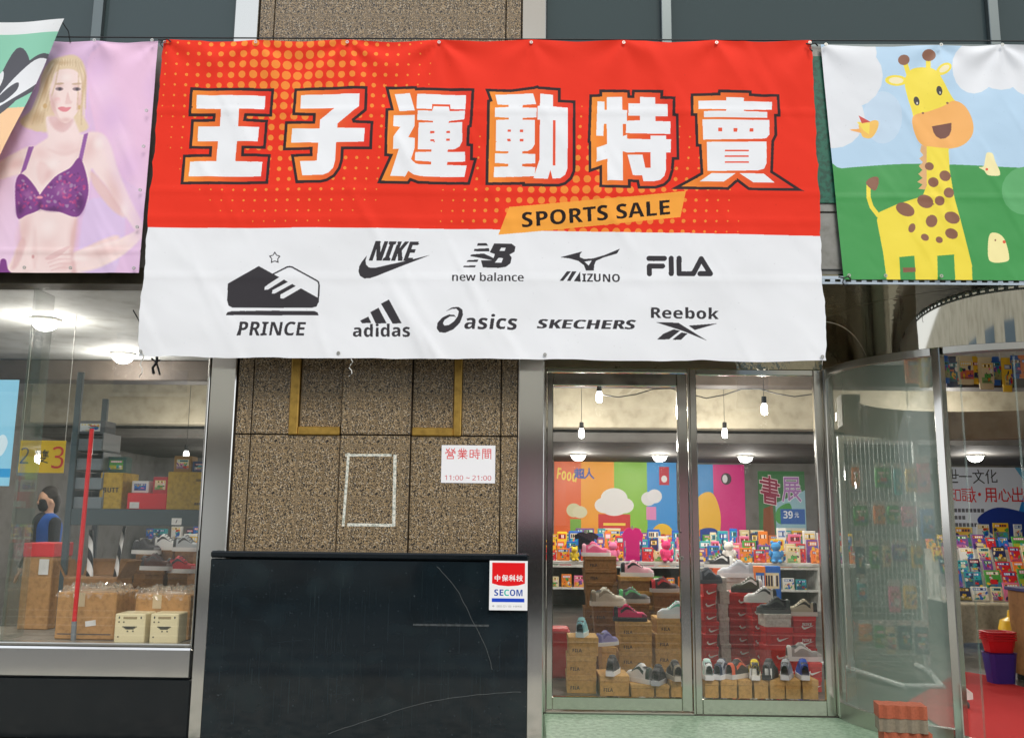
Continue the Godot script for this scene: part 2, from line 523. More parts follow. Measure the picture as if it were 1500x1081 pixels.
func airbrush(cv: Dictionary, x: float, y: float, rx: float, ry: float, col: Color, much: float, turn := 0.0) -> void:      # a soft-edged blot of ink, in the units of the canvas
	var c := to_cv(cv, Vector2(x, y))
	var sx := absf(to_cv(cv, Vector2(x + rx, y)).x - c.x)
	var sy := absf(to_cv(cv, Vector2(x, y + ry)).y - c.y)
	var r := int(ceil(maxf(sx, sy)))
	var im: Image = cv.img
	for j in range(maxi(0, int(c.y) - r), mini(cv.h, int(c.y) + r + 1)):
		for i in range(maxi(0, int(c.x) - r), mini(cv.w, int(c.x) + r + 1)):
			var d := Vector2(i - c.x, j - c.y).rotated(-turn) / Vector2(sx, sy)
			var t := 1.0 - d.length()
			if t > 0:
				im.set_pixel(i, j, im.get_pixel(i, j).lerp(col, much * t * t * (3 - 2 * t)))
func speckle(cv: Dictionary, count: int, amount: float) -> void:      # dust and marks: many small blots of slightly other tone
	for i in count:
		var x := rng.randi_range(0, cv.w - 2)
		var y := rng.randi_range(0, cv.h - 2)
		var s := 1 + int(rng.randf() * rng.randf() * 4)
		var c: Color = cv.img.get_pixel(x, y)
		cv.img.fill_rect(Rect2i(x, y, s, s), c.darkened(rng.randf() * amount) if rng.randf() < 0.7 else c.lightened(rng.randf() * amount))

# ---------------------------------------------------------------- the scene
func _ready() -> void:
	rng.seed = 20240
	var cam := Camera3D.new()
	cam.name = "camera"
	add_child(cam)
	cam.position = EYE
	cam.basis = cam_basis
	cam.fov = rad_to_deg(2 * atan(540.5 / FOCAL))
	cam.near = 0.05
	cam.far = 300.0
	cam.current = true
	var env := Environment.new()
	env.background_mode = Environment.BG_SKY
	var sky := Sky.new()
	var sm := ProceduralSkyMaterial.new()
	sm.sky_top_color = Color(0.86, 0.89, 0.93)
	sm.sky_horizon_color = Color(0.93, 0.94, 0.95)
	sm.sky_curve = 0.2
	sm.ground_bottom_color = Color(0.3, 0.3, 0.3)
	sm.ground_horizon_color = Color(0.5, 0.5, 0.5)
	sky.sky_material = sm
	env.sky = sky
	env.background_energy_multiplier = 1.0
	env.tonemap_mode = Environment.TONE_MAPPER_LINEAR
	env.tonemap_exposure = EXPOSURE
	env.sdfgi_enabled = true
	env.ssao_enabled = true
	env.ssil_enabled = true
	var we := WorldEnvironment.new()
	we.name = "world"
	we.environment = env
	add_child(we)
	var sun := DirectionalLight3D.new()
	sun.name = "sun"
	sun.light_energy = 0.45
	sun.light_angular_distance = 25.0
	sun.light_color = Color(1.0, 0.98, 0.95)
	sun.shadow_enabled = true
	add_child(sun)
	sun.look_at_from_position(Vector3(4, 14, 12), Vector3(0, 0, 0))
	make_materials()
	make_setting()
	make_pillar()
	make_canopy()
	make_upper_windows()
	make_doors()
	make_round_entrance()
	make_shop_window()
	make_banners()
	make_signs()
	make_interior()
	make_shoe_display()
	make_window_display()
	make_book_corner()
	make_street()

const EXPOSURE := 1.52
const LAMP := 0.62
const PILLAR_Z := 1.0
const BANNER_Z := 1.22
const SOFFIT := 2.88
const DRUM := Vector2(3.395, 0.0)
const DRUM_R := 1.17
var steel: StandardMaterial3D
var trim_steel: StandardMaterial3D
var brushed: StandardMaterial3D
var mirror: StandardMaterial3D
var granite: StandardMaterial3D
var black_stone: StandardMaterial3D
var brass: StandardMaterial3D
var clear: StandardMaterial3D
var cream: StandardMaterial3D
var dark: StandardMaterial3D
var white: StandardMaterial3D
var card: StandardMaterial3D
var ink: StandardMaterial3D

func make_materials() -> void:
	steel = mat("stainless", c8(210, 208, 202), 0.11, 1.0)
	trim_steel = mat("polished_trim", c8(232, 230, 225), 0.12, 1.0)
	brushed = mat("satin_stainless", c8(196, 195, 188), 0.3, 1.0)
	mirror = mat("polished_stainless", c8(176, 168, 146), 0.05, 1.0)
	relief(mirror, "bump", 0.12)
	mirror.uv1_triplanar = true
	mirror.uv1_world_triplanar = true
	mirror.uv1_scale = Vector3.ONE * 0.6
	black_stone = mat("black_stone", c8(21, 27, 31), 0.24, 0.0, "stone", 0.8)
	black_stone.roughness_texture = noise_tex("rough")
	granite = mat("granite", c8(252, 248, 242), 0.2, 0.0, "granite", 3.0)
	brass = mat("brass", c8(206, 166, 84), 0.32, 0.7, "grime", 2.0)
	clear = glass("window_glass", Color(0.75, 0.85, 0.8, 0.012))
	cream = mat("cream_paint", c8(168, 160, 140), 0.7, 0.0, "grime", 0.5)
	dark = mat("dark_metal", c8(38, 40, 42), 0.5, 0.2)
	white = mat("white_paint", c8(232, 232, 228), 0.6, 0.0, "grime", 0.8)
	card = mat("tan_card", c8(190, 146, 88), 0.85, 0.0, "grime", 3.0)
	ink = mat("dark_ink", c8(44, 42, 46), 0.7)

func make_setting() -> void:
	var asphalt := relief(mat("asphalt", c8(92, 92, 94), 0.92, 0.0, "fleck", 1.6), "fleck", 0.2)
	struct("ground", cube(Vector3(160, 0.2, 120), 0), mat("earth", c8(96, 92, 86), 0.95, 0.0, "worn", 0.2), Vector3(0, -0.66, 20))
	struct("road", cube(Vector3(60, 0.3, 9.0), 0), asphalt, Vector3(0, -0.34, 8.2))
	var paint := mat("road_paint", c8(214, 212, 204), 0.8, 0.0, "worn", 1.0)
	for k in 7:
		struct("road_marking", cube(Vector3(40, 0.006, 0.12), 0), paint, Vector3(0, -0.185, 4.3 + k * 1.05))
	var green := relief(mat("green_floor_paint", c8(142, 168, 146), 0.5, 0.0, "scuff", 0.9), "fleck", 0.08)
	struct("entrance_floor", cube(Vector3(8.4, 0.5, 1.24), 0.02), green, Vector3(4.31, -0.25, 0.63))
	struct("front_pavement", cube(Vector3(40, 0.4, 2.55), 0.02), mat("pale_concrete", c8(168, 166, 158), 0.85, 0.0, "worn", 0.7), Vector3(0, -0.24, 2.53))
	struct("shop_floor", cube(Vector3(16, 0.2, 9.2), 0), mat("floor_tile", c8(96, 92, 88), 0.3, 0.0, "worn", 0.4), Vector3(1.5, -0.1, -4.6))
	struct("display_floor", cube(Vector3(4.3, 0.52, 0.94), 0), mat("display_board", c8(140, 132, 120), 0.6, 0.0, "grime", 1.0), Vector3(-4.24, 0.29, 0.472))
	var wall := mat("interior_wall", c8(120, 118, 116), 0.8, 0.0, "grime", 0.4)
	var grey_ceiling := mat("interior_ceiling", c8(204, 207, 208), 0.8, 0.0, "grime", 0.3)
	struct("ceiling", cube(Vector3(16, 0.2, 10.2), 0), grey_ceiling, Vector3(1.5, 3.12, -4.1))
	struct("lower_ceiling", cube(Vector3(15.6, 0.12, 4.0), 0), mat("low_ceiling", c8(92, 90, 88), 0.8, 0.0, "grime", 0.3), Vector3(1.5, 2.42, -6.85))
	struct("ceiling_beam", cube(Vector3(15.6, 0.5, 0.3), 0.01), cream, Vector3(1.5, 2.765, -4.7))
	struct("ceiling_beam", cube(Vector3(15.6, 0.22, 0.3), 0.01), mat("brown_beam", c8(78, 68, 60), 0.7, 0.0, "grime", 0.6), Vector3(1.5, 2.9, -2.9))
	struct("back_wall", cube(Vector3(16, 3.4, 0.2), 0), wall, Vector3(1.5, 1.5, -8.9))
	struct("side_wall", cube(Vector3(0.2, 3.4, 10.2), 0), wall, Vector3(-6.5, 1.5, -4.0))
	struct("side_wall", cube(Vector3(0.2, 3.4, 9.2), 0), wall, Vector3(9.5, 1.5, -4.6))
	struct("front_wall", cube(Vector3(4.8, 3.4, 0.2), 0), mat("plain_wall", c8(150, 146, 140), 0.7, 0.0, "grime", 0.4), Vector3(7.1, 1.5, -0.1))

func strip_frame(o: Node3D, called: String, pa: Vector2, pb: Vector2, z0: float, z1: float, m: Material, e := 0.002) -> void:
	block(o, called, Vector3(minf(pa.x, pb.x), minf(pa.y, pb.y), z0), Vector3(maxf(pa.x, pb.x), maxf(pa.y, pb.y), z1), m, e)

func make_pillar() -> void:
	var o := thing("granite_pillar", "speckled brown granite pillar with brass inlay frames between shop window and doors", "pillar", Vector3(-0.985, 0, 0.5))
	var core := mat("joint_mortar", c8(58, 50, 40), 0.9)
	var off := -o.position
	block(o, "core", Vector3(-2.07, 0, -0.02) + off, Vector3(0.09, 5.6, 0.96) + off, core, 0)
	var z1 := PILLAR_Z
	var xs := [-1.9, -1.798, -1.37, -0.87, -0.178, -0.07]       # joints between the stone panels
	xs[2] = W(496, 700, z1).x
	xs[3] = W(600, 700, z1).x
	var mid := W(600, 638, z1).y
	var gap := 0.004
	var rows := [1.1, mid, 3.55, 4.6, 5.6]
	for r in 4:
		for c in 5:
			var x0: float = xs[c] + gap
			var x1: float = xs[c + 1] - gap
			var y0: float = rows[r] + gap
			var y1: float = rows[r + 1] - gap
			var zf := z1 - 0.004 if c != 2 else z1 + 0.014
			if r == 3 and c >= 1 and c <= 3:
				if c == 1:
					x1 = xs[4] - gap
				else:
					continue
				zf = z1 - 0.004
			if r == 1 and (c == 1 or c == 3):       # the brass frame turns here: a plain stone outside it and a sunk stone inside it
				var bx0: float = W(424, 600, z1).x if c == 1 else W(600, 600, z1).x
				var bx1: float = W(496, 600, z1).x if c == 1 else W(676, 600, z1).x
				var by := W(450, 637, z1).y
				if c == 1:
					block(o, "granite_panel", Vector3(x0, y0, 0.955) + off, Vector3(bx0 - 0.003, y1, zf) + off, granite)
					block(o, "brass_bar", Vector3(bx0, by, 0.955) + off, Vector3(bx0 + 0.058, y1, z1 + 0.012) + off, brass, 0.006)
					block(o, "brass_bar", Vector3(bx0 + 0.059, by, 0.955) + off, Vector3(x1 - 0.002, by + 0.052, z1 + 0.011) + off, brass, 0.006)
					block(o, "granite_panel", Vector3(bx0 + 0.062, by + 0.054, 0.955) + off, Vector3(x1, y1, z1 - 0.022) + off, granite)
				else:
					block(o, "granite_panel", Vector3(bx1 + 0.003, y0, 0.955) + off, Vector3(x1, y1, zf) + off, granite)
					block(o, "brass_bar", Vector3(bx1 - 0.05, by, 0.955) + off, Vector3(bx1, y1, z1 + 0.012) + off, brass, 0.006)
					block(o, "brass_bar", Vector3(x0 + 0.002, by, 0.955) + off, Vector3(bx1 - 0.051, by + 0.052, z1 + 0.011) + off, brass, 0.006)
					block(o, "granite_panel", Vector3(x0, by + 0.054, 0.955) + off, Vector3(bx1 - 0.054, y1, z1 - 0.022) + off, granite)
				continue
			block(o, "granite_panel", Vector3(x0, y0, 0.955) + off, Vector3(x1, y1, zf) + off, granite)
	for x in [-2.08, -0.066]:
		block(o, "steel_trim", Vector3(x, 0.0, 0.95) + off, Vector3(x + 0.168, 4.52, z1 + 0.002) + off, trim_steel, 0.006)
		block(o, "steel_trim", Vector3(x, 4.58, 0.95) + off, Vector3(x + 0.168, 5.6, z1 - 0.01) + off, steel, 0.006)
		block(o, "trim_collar", Vector3(x, 4.523, 0.95) + off, Vector3(x + 0.168, 4.577, z1 + 0.012) + off, white, 0.006)
	block(o, "side_lining", Vector3(0.092, 0, 0.0) + off, Vector3(0.102, SOFFIT, 0.945) + off, steel, 0.002)
	var p := thing("stone_plinth", "polished black stone plinth slab at the foot of the granite pillar", "plinth", Vector3(-0.985, 0, 1.02))
	off = -p.position
	block(p, "slab", Vector3(-1.985, 0.0, 1.006) + off, Vector3(0.006, 1.1, 1.058) + off, black_stone, 0.006)
	part(p, "face", panel_mesh(1.979, 1.09, 0.002), stone_face(), Vector3(-0.9895, 0.55, 1.059) + off)
	block(p, "cap", Vector3(-1.985, 1.105, 1.004) + off, Vector3(0.008, 1.148, 1.072) + off, black_stone, 0.01)
	var scratch := mat("pale_scratch", c8(84, 88, 88), 0.8)
	var marks := [["640,830 668,862 690,905 712,950 722,985", 0.0016], ["480,1075 540,1055 620,1030 700,1018 770,1013", 0.0016]]
	for k in marks:
		var line := []
		var raw := pts(k[0])
		for i in raw.size() - 1:
			for j in 6:
				var q := raw[i].cubic_interpolate(raw[i + 1], raw[maxi(i - 1, 0)], raw[mini(i + 2, raw.size() - 1)], j / 6.0)
				line.append(W(q.x + rng.randf_range(-0.6, 0.6), q.y + rng.randf_range(-0.4, 0.4), 1.0604) + off)
		part(p, "scratch", wire(line, k[1], 4), scratch)
	var t0 := W(605, 913, 1.061)
	var t1 := W(716, 918, 1.062)
	block(p, "tape_mark", Vector3(t0.x, t1.y, 1.0605) + off, Vector3(t1.x, t0.y - 0.003, 1.0622) + off, mat("old_tape", c8(70, 76, 80), 0.7, 0.0, "worn", 3.0), 0)

func stone_face() -> StandardMaterial3D:      # dark stone with clouds in it, dust runs and wiped smears
	var cv := canvas(1024, 564, c8(22, 31, 36))
	var own := RandomNumberGenerator.new()
	own.seed = 77
	for i in 90:
		airbrush(cv, own.randf_range(0, 100), own.randf_range(0, 100), own.randf_range(3, 9), own.randf_range(4, 14), [c8(28, 40, 46), c8(17, 23, 27), c8(32, 44, 48)][i % 3], 0.5, own.randf_range(-0.5, 0.5))
	for i in 150:
		var x := own.randf_range(0, 100)
		var y := own.randf_range(5, 80)
		var c: Color = cv.img.get_pixel(int(x * 10.2), int(y * 5.6))
		rect(cv, x, y, x + own.randf_range(0.1, 0.25), y + own.randf_range(4, 24), c.lerp(c8(92, 104, 106), own.randf_range(0.03, 0.16)))
	for i in 14:
		var x := own.randf_range(0, 90)
		var y := own.randf_range(4, 96)
		stroke(cv, "%.1f,%.1f %.1f,%.1f" % [x, y, x + own.randf_range(1, 8), y + own.randf_range(-2, 2)], 0.12, c8(40, 50, 54))
	speckle(cv, 2500, 0.2)
	for i in 90:
		cv.img.fill_rect(Rect2i(own.randi() % 1022, own.randi() % 562, 1, 1), c8(84, 96, 98))
	var m := printed("stone_face", cv, 0.07)
	return m

func make_canopy() -> void:
	var o := thing("steel_canopy", "polished steel canopy soffit and fascia above the recessed glass doors", "canopy", Vector3(4.0, SOFFIT, 0.6))
	var off := -o.position
	block(o, "soffit", Vector3(0.1, SOFFIT, 0.0) + off, Vector3(8.0, SOFFIT + 0.05, 1.16) + off, mirror, 0)
	block(o, "fascia", Vector3(0.104, 2.505, -0.12) + off, Vector3(2.225, SOFFIT - 0.001, -0.01) + off, mirror, 0.002)
	block(o, "fascia", Vector3(4.58, 2.505, -0.12) + off, Vector3(8.0, SOFFIT - 0.001, -0.01) + off, mirror, 0.002)
	block(o, "front_board", Vector3(0.1, SOFFIT + 0.051, 1.05) + off, Vector3(8.0, 4.5, 1.16) + off, mat("grey_cladding", c8(120, 120, 116), 0.5, 0.3, "grime", 1.0), 0)
	for k in 4:
		block(o, "cladding_panel", Vector3(0.1, 2.96 + k * 0.385, 1.161) + off, Vector3(8.0, 3.335 + k * 0.385, 1.172) + off, mat("cladding", c8(142, 142, 138), 0.42, 0.5, "grime", 1.0), 0.003)
	block(o, "sign_board", Vector3(1.7, 3.4, 1.173) + off, Vector3(2.14, 4.42, 1.182) + off, mat("green_board", c8(16, 104, 82), 0.5, 0.0, "worn", 2.0), 0.002)
	block(o, "back_board", Vector3(0.1, SOFFIT + 0.051, 0.0) + off, Vector3(8.0, 5.6, 0.9) + off, dark, 0)
	# the drum above the round entrance: a convex polished band between the glass and the soffit
	var band := func(u: float, v: float) -> Vector3:
		var a := PI * u
		return Vector3(DRUM.x - DRUM_R * cos(a), lerpf(SOFFIT - 0.001, 2.505, v), DRUM.y + DRUM_R * sin(a)) + off
	part(o, "drum_fascia", sheet(band, 64, 2), mat("drum_steel", c8(206, 202, 190), 0.04, 1.0))
	var inner := func(u: float, v: float) -> Vector3:
		var a := PI * (1 - u)
		return Vector3(DRUM.x - (DRUM_R - 0.09) * cos(a), lerpf(SOFFIT - 0.001, 2.505, v), DRUM.y + (DRUM_R - 0.09) * sin(a)) + off
	part(o, "drum_lining", sheet(inner, 48, 2), cream)
	# a slotted angle bar runs along the canopy's lower front edge
	var a := thing("slotted_angle_bar", "pale slotted angle bar along the lower edge of the giraffe banner", "metal bar", Vector3(4.0, 2.875, 1.2))
	off = -a.position
	var st := tool()
	var x := 1.86
	box(st, Vector3(4.4, 2.895, 1.2) + off, Vector3(5.1, 0.014, 0.006))
	box(st, Vector3(4.4, 2.863, 1.2) + off, Vector3(5.1, 0.014, 0.006))
	box(st, Vector3(4.4, 2.905, 1.18) + off, Vector3(5.1, 0.006, 0.046))
	while x < 6.9:
		box(st, Vector3(x, 2.879, 1.2) + off, Vector3(0.03, 0.02, 0.006))
		x += 0.066
	part(a, "bar", st.commit(), mat("galvanised", c8(176, 190, 202), 0.45, 0.3))
	var lintel := thing("window_lintel", "dark bronze lintel beam above the shop window glass", "beam", Vector3(-4.2, 2.9, 0.9))
	block(lintel, "beam", Vector3(-4.6, -0.035, -0.02), Vector3(2.1, 0.075, 0.16), mat("bronze_beam", c8(82, 78, 62), 0.45, 0.5, "grime", 1.0))
	block(lintel, "board", Vector3(-4.6, 0.0755, -0.1), Vector3(2.1, 1.65, 0.16), mat("grey_cladding", c8(120, 120, 116)), 0)

func make_upper_windows() -> void:
	var tint := mat("dark_tinted_glass", c8(66, 79, 81), 0.08, 0.0)
	tint.metallic_specular = 0.4
	var sill := mat("grey_mullion", c8(112, 120, 120), 0.35, 0.8)
	for k in [[-6.6, -2.085, [-5.2, -3.06], "dark tinted upstairs window above the lingerie banner"], [0.106, 8.0, [0.94, 3.2, 5.6], "dark tinted upstairs window above the giraffe banner"]]:
		var o := thing("upper_window", k[3], "window", Vector3((k[0] + k[1]) / 2, 4.6, 0.9))
		var off := -o.position
		var x: float = k[0]
		for m in k[2] + [k[1]]:
			block(o, "pane", Vector3(x + 0.004, 4.6, 0.905) + off, Vector3(m - 0.004, 5.6, 0.925) + off, tint, 0)
			if m != k[1]:
				block(o, "mullion", Vector3(m - 0.035, 4.6, 0.926) + off, Vector3(m + 0.035, 5.6, 0.975) + off, sill, 0.004)
			x = m
		block(o, "sill", Vector3(k[0], 4.53, 0.9) + off, Vector3(k[1], 4.597, 1.02) + off, sill, 0.004)
	var sky_side := thing("upper_storey", "plain grey upper storey of the shop building above the windows", "building", Vector3(0.7, 5.61, 0))
	block(sky_side, "wall", Vector3(-7.3, 0, -6), Vector3(7.3, 5, 0.95), mat("plain_wall", c8(150, 146, 140)), 0)

func framed(o: Node3D, x0: float, x1: float, y0: float, y1: float, wl: float, wr: float, wb: float, wt: float, z: float, m: Material) -> void:
	var off := -o.position
	var d := 0.05
	block(o, "stile", Vector3(x0, y0, z - d) + off, Vector3(x0 + wl, y1, z) + off, m, 0.005)
	block(o, "stile", Vector3(x1 - wr, y0, z - d) + off, Vector3(x1, y1, z) + off, m, 0.005)
	block(o, "rail", Vector3(x0 + wl + 0.0005, y0, z - d) + off, Vector3(x1 - wr - 0.0005, y0 + wb, z - 0.001) + off, m, 0.005)
	block(o, "rail", Vector3(x0 + wl + 0.0005, y1 - wt, z - d) + off, Vector3(x1 - wr - 0.0005, y1, z - 0.001) + off, m, 0.005)
	block(o, "pane", Vector3(x0 + wl, y0 + wb, z - 0.03) + off, Vector3(x1 - wr, y1 - wt, z - 0.024) + off, clear, 0)

func make_doors() -> void:
	var f := thing("door_frame", "stainless steel frame around the hinged glass door", "door frame", Vector3(0.66, 0, 0))
	var off := -f.position
	block(f, "jamb", Vector3(0.103, 0, -0.07) + off, Vector3(0.138, 2.503, 0.005) + off, steel, 0.004)
	block(f, "jamb", Vector3(1.2, 0, -0.07) + off, Vector3(1.214, 2.503, 0.004) + off, steel, 0.002)
	block(f, "head", Vector3(0.139, 2.472, -0.07) + off, Vector3(1.199, 2.503, 0.003) + off, steel, 0.004)
	block(f, "threshold", Vector3(0.139, 0.0, -0.07) + off, Vector3(1.199, 0.012, 0.02) + off, brushed, 0.003)
	var d := thing("glass_door", "hinged glass door in a broad stainless frame with a round lock", "door", Vector3(0.67, 0, 0))
	framed(d, 0.142, 1.196, 0.018, 2.466, 0.046, 0.075, 0.092, 0.095, -0.008, steel)
	off = -d.position
	var lock := W(1007, 818, 0)
	var lk := part(d, "lock", lathe([Vector2(0.0, 0.012), Vector2(0.013, 0.012), Vector2(0.016, 0.006), Vector2(0.016, 0)].duplicate(), 16), brushed, Vector3(lock.x - 0.04, lock.y, -0.007) + off, Vector3(PI / 2, 0, 0))
	part(lk, "keyhole", cube(Vector3(0.004, 0.003, 0.012), 0), dark, Vector3(0, 0.0125, 0))
	for y in [780.0, 850.0, 990.0]:
		var s := W(1005, y, 0)
		part(d, "screw", lathe([Vector2(0.005, 0), Vector2(0.005, 0.003), Vector2(0.0, 0.003)], 8), dark, Vector3(s.x - 0.035, s.y, -0.008) + off, Vector3(PI / 2, 0, 0))
	var p := thing("glass_side_panel", "fixed glass panel in a stainless frame beside the hinged door", "window", Vector3(1.7, 0, 0))
	framed(p, 1.216, 2.215, 0.0, 2.503, 0.05, 0.065, 0.11, 0.045, 0.0, steel)

func arc_sheet(c: Vector2, r: float, a0: float, a1: float, y0: float, y1: float, n := 24, flip := false) -> Mesh:
	var f := func(u: float, v: float) -> Vector3:
		var a := deg_to_rad(lerpf(a0, a1, 1 - u if flip else u))
		return Vector3(c.x - r * cos(a), lerpf(y1, y0, v), c.y + r * sin(a))
	return sheet(f, n, 1)
func arc_bar(c: Vector2, r0: float, r1: float, a0: float, a1: float, y0: float, y1: float, n := 20) -> Mesh:      # a curved rail of rectangular section
	var st := tool()
	for i in n:
		var q := []
		for a in [lerpf(a0, a1, float(i) / n), lerpf(a0, a1, float(i + 1) / n)]:
			for r in [r0, r1]:
				for y in [y0, y1]:
					q.append(Vector3(c.x - r * cos(deg_to_rad(a)), y, c.y + r * sin(deg_to_rad(a))))
		quad(st, q[2], q[6], q[7], q[3])
		quad(st, q[4], q[0], q[1], q[5])
		quad(st, q[3], q[7], q[5], q[1])
		quad(st, q[0], q[4], q[6], q[2])
		if i == 0:
			quad(st, q[0], q[2], q[3], q[1])
		if i == n - 1:
			quad(st, q[6], q[4], q[5], q[7])
	return st.commit()
func post_at(a: float, r: float) -> Vector3:
	return Vector3(DRUM.x - r * cos(deg_to_rad(a)), 0, DRUM.y + r * sin(deg_to_rad(a)))

func make_round_entrance() -> void:
	var tinted := glass("curved_grey_glass", Color(0.6, 0.68, 0.63, 0.52))
	for side in 2:
		var a0 := 0.0 if side == 0 else 128.0
		var a1 := 52.0 if side == 0 else 180.0
		var o := thing("curved_glass_screen", ["curved smoky glass screen in steel rails beside the brick stack", "curved smoky glass screen on the far side of the round entrance"][side], "glass screen", Vector3(DRUM.x, 0, DRUM.y))
		var c := Vector2.ZERO
		part(o, "pane", arc_sheet(c, DRUM_R - 0.02, a0 + 1, a1 - 1, 0.1, 2.45), tinted)
		part(o, "rail", arc_bar(c, DRUM_R - 0.05, DRUM_R, a0 + 0.5, a1 - 2, 0.0, 0.11), brushed)
		part(o, "rail", arc_bar(c, DRUM_R - 0.05, DRUM_R, a0 + 0.5, a1 - 2, 2.455, 2.503), brushed)
		for a in [a0 + 1.2, a1]:
			part(o, "post", cube(Vector3(0.06, 2.503, 0.07), 0.006), steel, post_at(a, DRUM_R - 0.02) - o.position + Vector3(0, 1.2515, 0), Vector3(0, deg_to_rad(-a), 0))
	var head := thing("entrance_head_rail", "curved steel head rail above the open round entrance", "rail", Vector3(DRUM.x, 2.48, DRUM.y))
	part(head, "rail", arc_bar(Vector2.ZERO, DRUM_R - 0.1, DRUM_R + 0.004, 54, 126, -0.02, 0.023), brushed)
	for k in [[40.0, 58.0, "curved sliding glass leaf pushed back beside the steel post"], [74.5, 108.0, "curved sliding glass leaf half across the round entrance"]]:
		var o := thing("sliding_glass_leaf", k[2], "glass door", Vector3(DRUM.x, 0, DRUM.y))
		part(o, "pane", arc_sheet(Vector2.ZERO, DRUM_R - 0.075, k[0], k[1], 0.06, 2.44, 14), clear)
		part(o, "rail", arc_bar(Vector2.ZERO, DRUM_R - 0.09, DRUM_R - 0.06, k[0], k[1], 0.015, 0.06, 10), brushed)
		for a in [k[0], k[1]]:
			part(o, "edge", cube(Vector3(0.008, 2.38, 0.012), 0.001), glass("green_glass_edge", Color(0.4, 0.52, 0.46, 0.16)), post_at(a, DRUM_R - 0.075) - o.position + Vector3(0, 1.25, 0), Vector3(0, deg_to_rad(-a), 0))
	var pale := mat("paver_grey", c8(140, 130, 112), 0.92, 0.0, "grime", 6.0)
	var red := mat("paver_red", c8(176, 94, 66), 0.92, 0.0, "grime", 6.0)
	relief(pale, "fleck", 0.15)
	relief(red, "fleck", 0.15)
	var at := G(1328, 1033, 0.31)
	var outline := PackedVector2Array()
	for k in 25:
		var x := -0.135 + 0.27 * k / 24.0
		outline.append(Vector2(x, -0.072 + 0.008 * sin(k * PI / 3)))
	for k in 25:
		var x := 0.135 - 0.27 * k / 24.0
		outline.append(Vector2(x, 0.072 + 0.008 * sin((24 - k) * PI / 3)))
	for i in 4:
		var st := tool()
		prism(st, outline, 0, 0.0745)
		var names := ["bottom brick of the paver stack beside the curved glass", "weathered red paver brick, second up in its stack", "grey weathered paver brick under the topmost red one", "red paver brick on top of the stack beside curved glass"]
		var o := solo("paver_brick", st.commit(), pale if i == 2 else red, names[i], "brick", Vector3(at.x + [0.012, 0.015, -0.004, -0.006][i], i * 0.0765, at.z - 0.08), [0.16, 0.2, 0.13, 0.17][i] - 0.32)
		o.rotation.x = -PI / 2
		o.rotation.z = o.rotation.y
		o.rotation.y = 0
	solo("red_carpet", carpet_mesh(), relief(mat("red_carpet", c8(196, 30, 30), 0.95, 0.0, "fleck", 3.0), "fleck", 0.2), "bright red entrance carpet inside the round entrance", "carpet", Vector3(0, 0.006, 0))

func carpet_mesh() -> Mesh:
	var st := tool()
	var p := PackedVector2Array()
	for q in [[1408, 984], [1445, 990], [1500, 1008]]:
		var v := G(q[0], q[1], 0.006)
		p.append(Vector2(v.x, -v.z))
	p.append(Vector2(5.3, 0.2))
	p.append(Vector2(4.4, -0.3))
	for k in 12:
		var a := deg_to_rad(150.0 - k * 9)
		p.append(Vector2(DRUM.x - 1.03 * cos(a), -1.03 * sin(a)))
	p.append(Vector2(2.9, 0.5))
	prism(st, p, 0, 0.008)
	var m := st.commit()
	var out := SurfaceTool.new()
	out.append_from(m, 0, Transform3D(Basis(Vector3.RIGHT, -PI / 2), Vector3.ZERO))
	return out.commit()

func make_shop_window() -> void:
	var o := thing("shop_window", "large shop window with stainless sill band on black stone base", "window", Vector3(-4.2, 0, 0.95))
	var off := -o.position
	block(o, "stone_base", Vector3(-6.6, 0, 0.93) + off, Vector3(-2.083, 0.36, 1.0) + off, black_stone, 0.006)
	block(o, "sill_band", Vector3(-6.6, 0.363, 0.93) + off, Vector3(-2.083, 0.548, 1.012) + off, trim_steel, 0.012)
	block(o, "sill_lip", Vector3(-6.6, 0.551, 0.92) + off, Vector3(-2.1, 0.572, 1.0) + off, brushed, 0.006)
	block(o, "jamb", Vector3(-2.098, 0.55, 0.92) + off, Vector3(-2.083, 2.86, 1.006) + off, steel, 0.006)
	block(o, "pane", Vector3(-3.3, 0.573, 0.945) + off, Vector3(-2.099, 2.86, 0.955) + off, clear, 0)
	block(o, "pane", Vector3(-6.6, 0.573, 0.945) + off, Vector3(-3.325, 2.86, 0.955) + off, clear, 0)
	var edge := glass("green_glass_edge", Color(0.4, 0.52, 0.46, 0.16))
	block(o, "glass_fin", Vector3(-3.322, 0.573, 0.72) + off, Vector3(-3.304, 2.86, 0.965) + off, edge, 0.002)

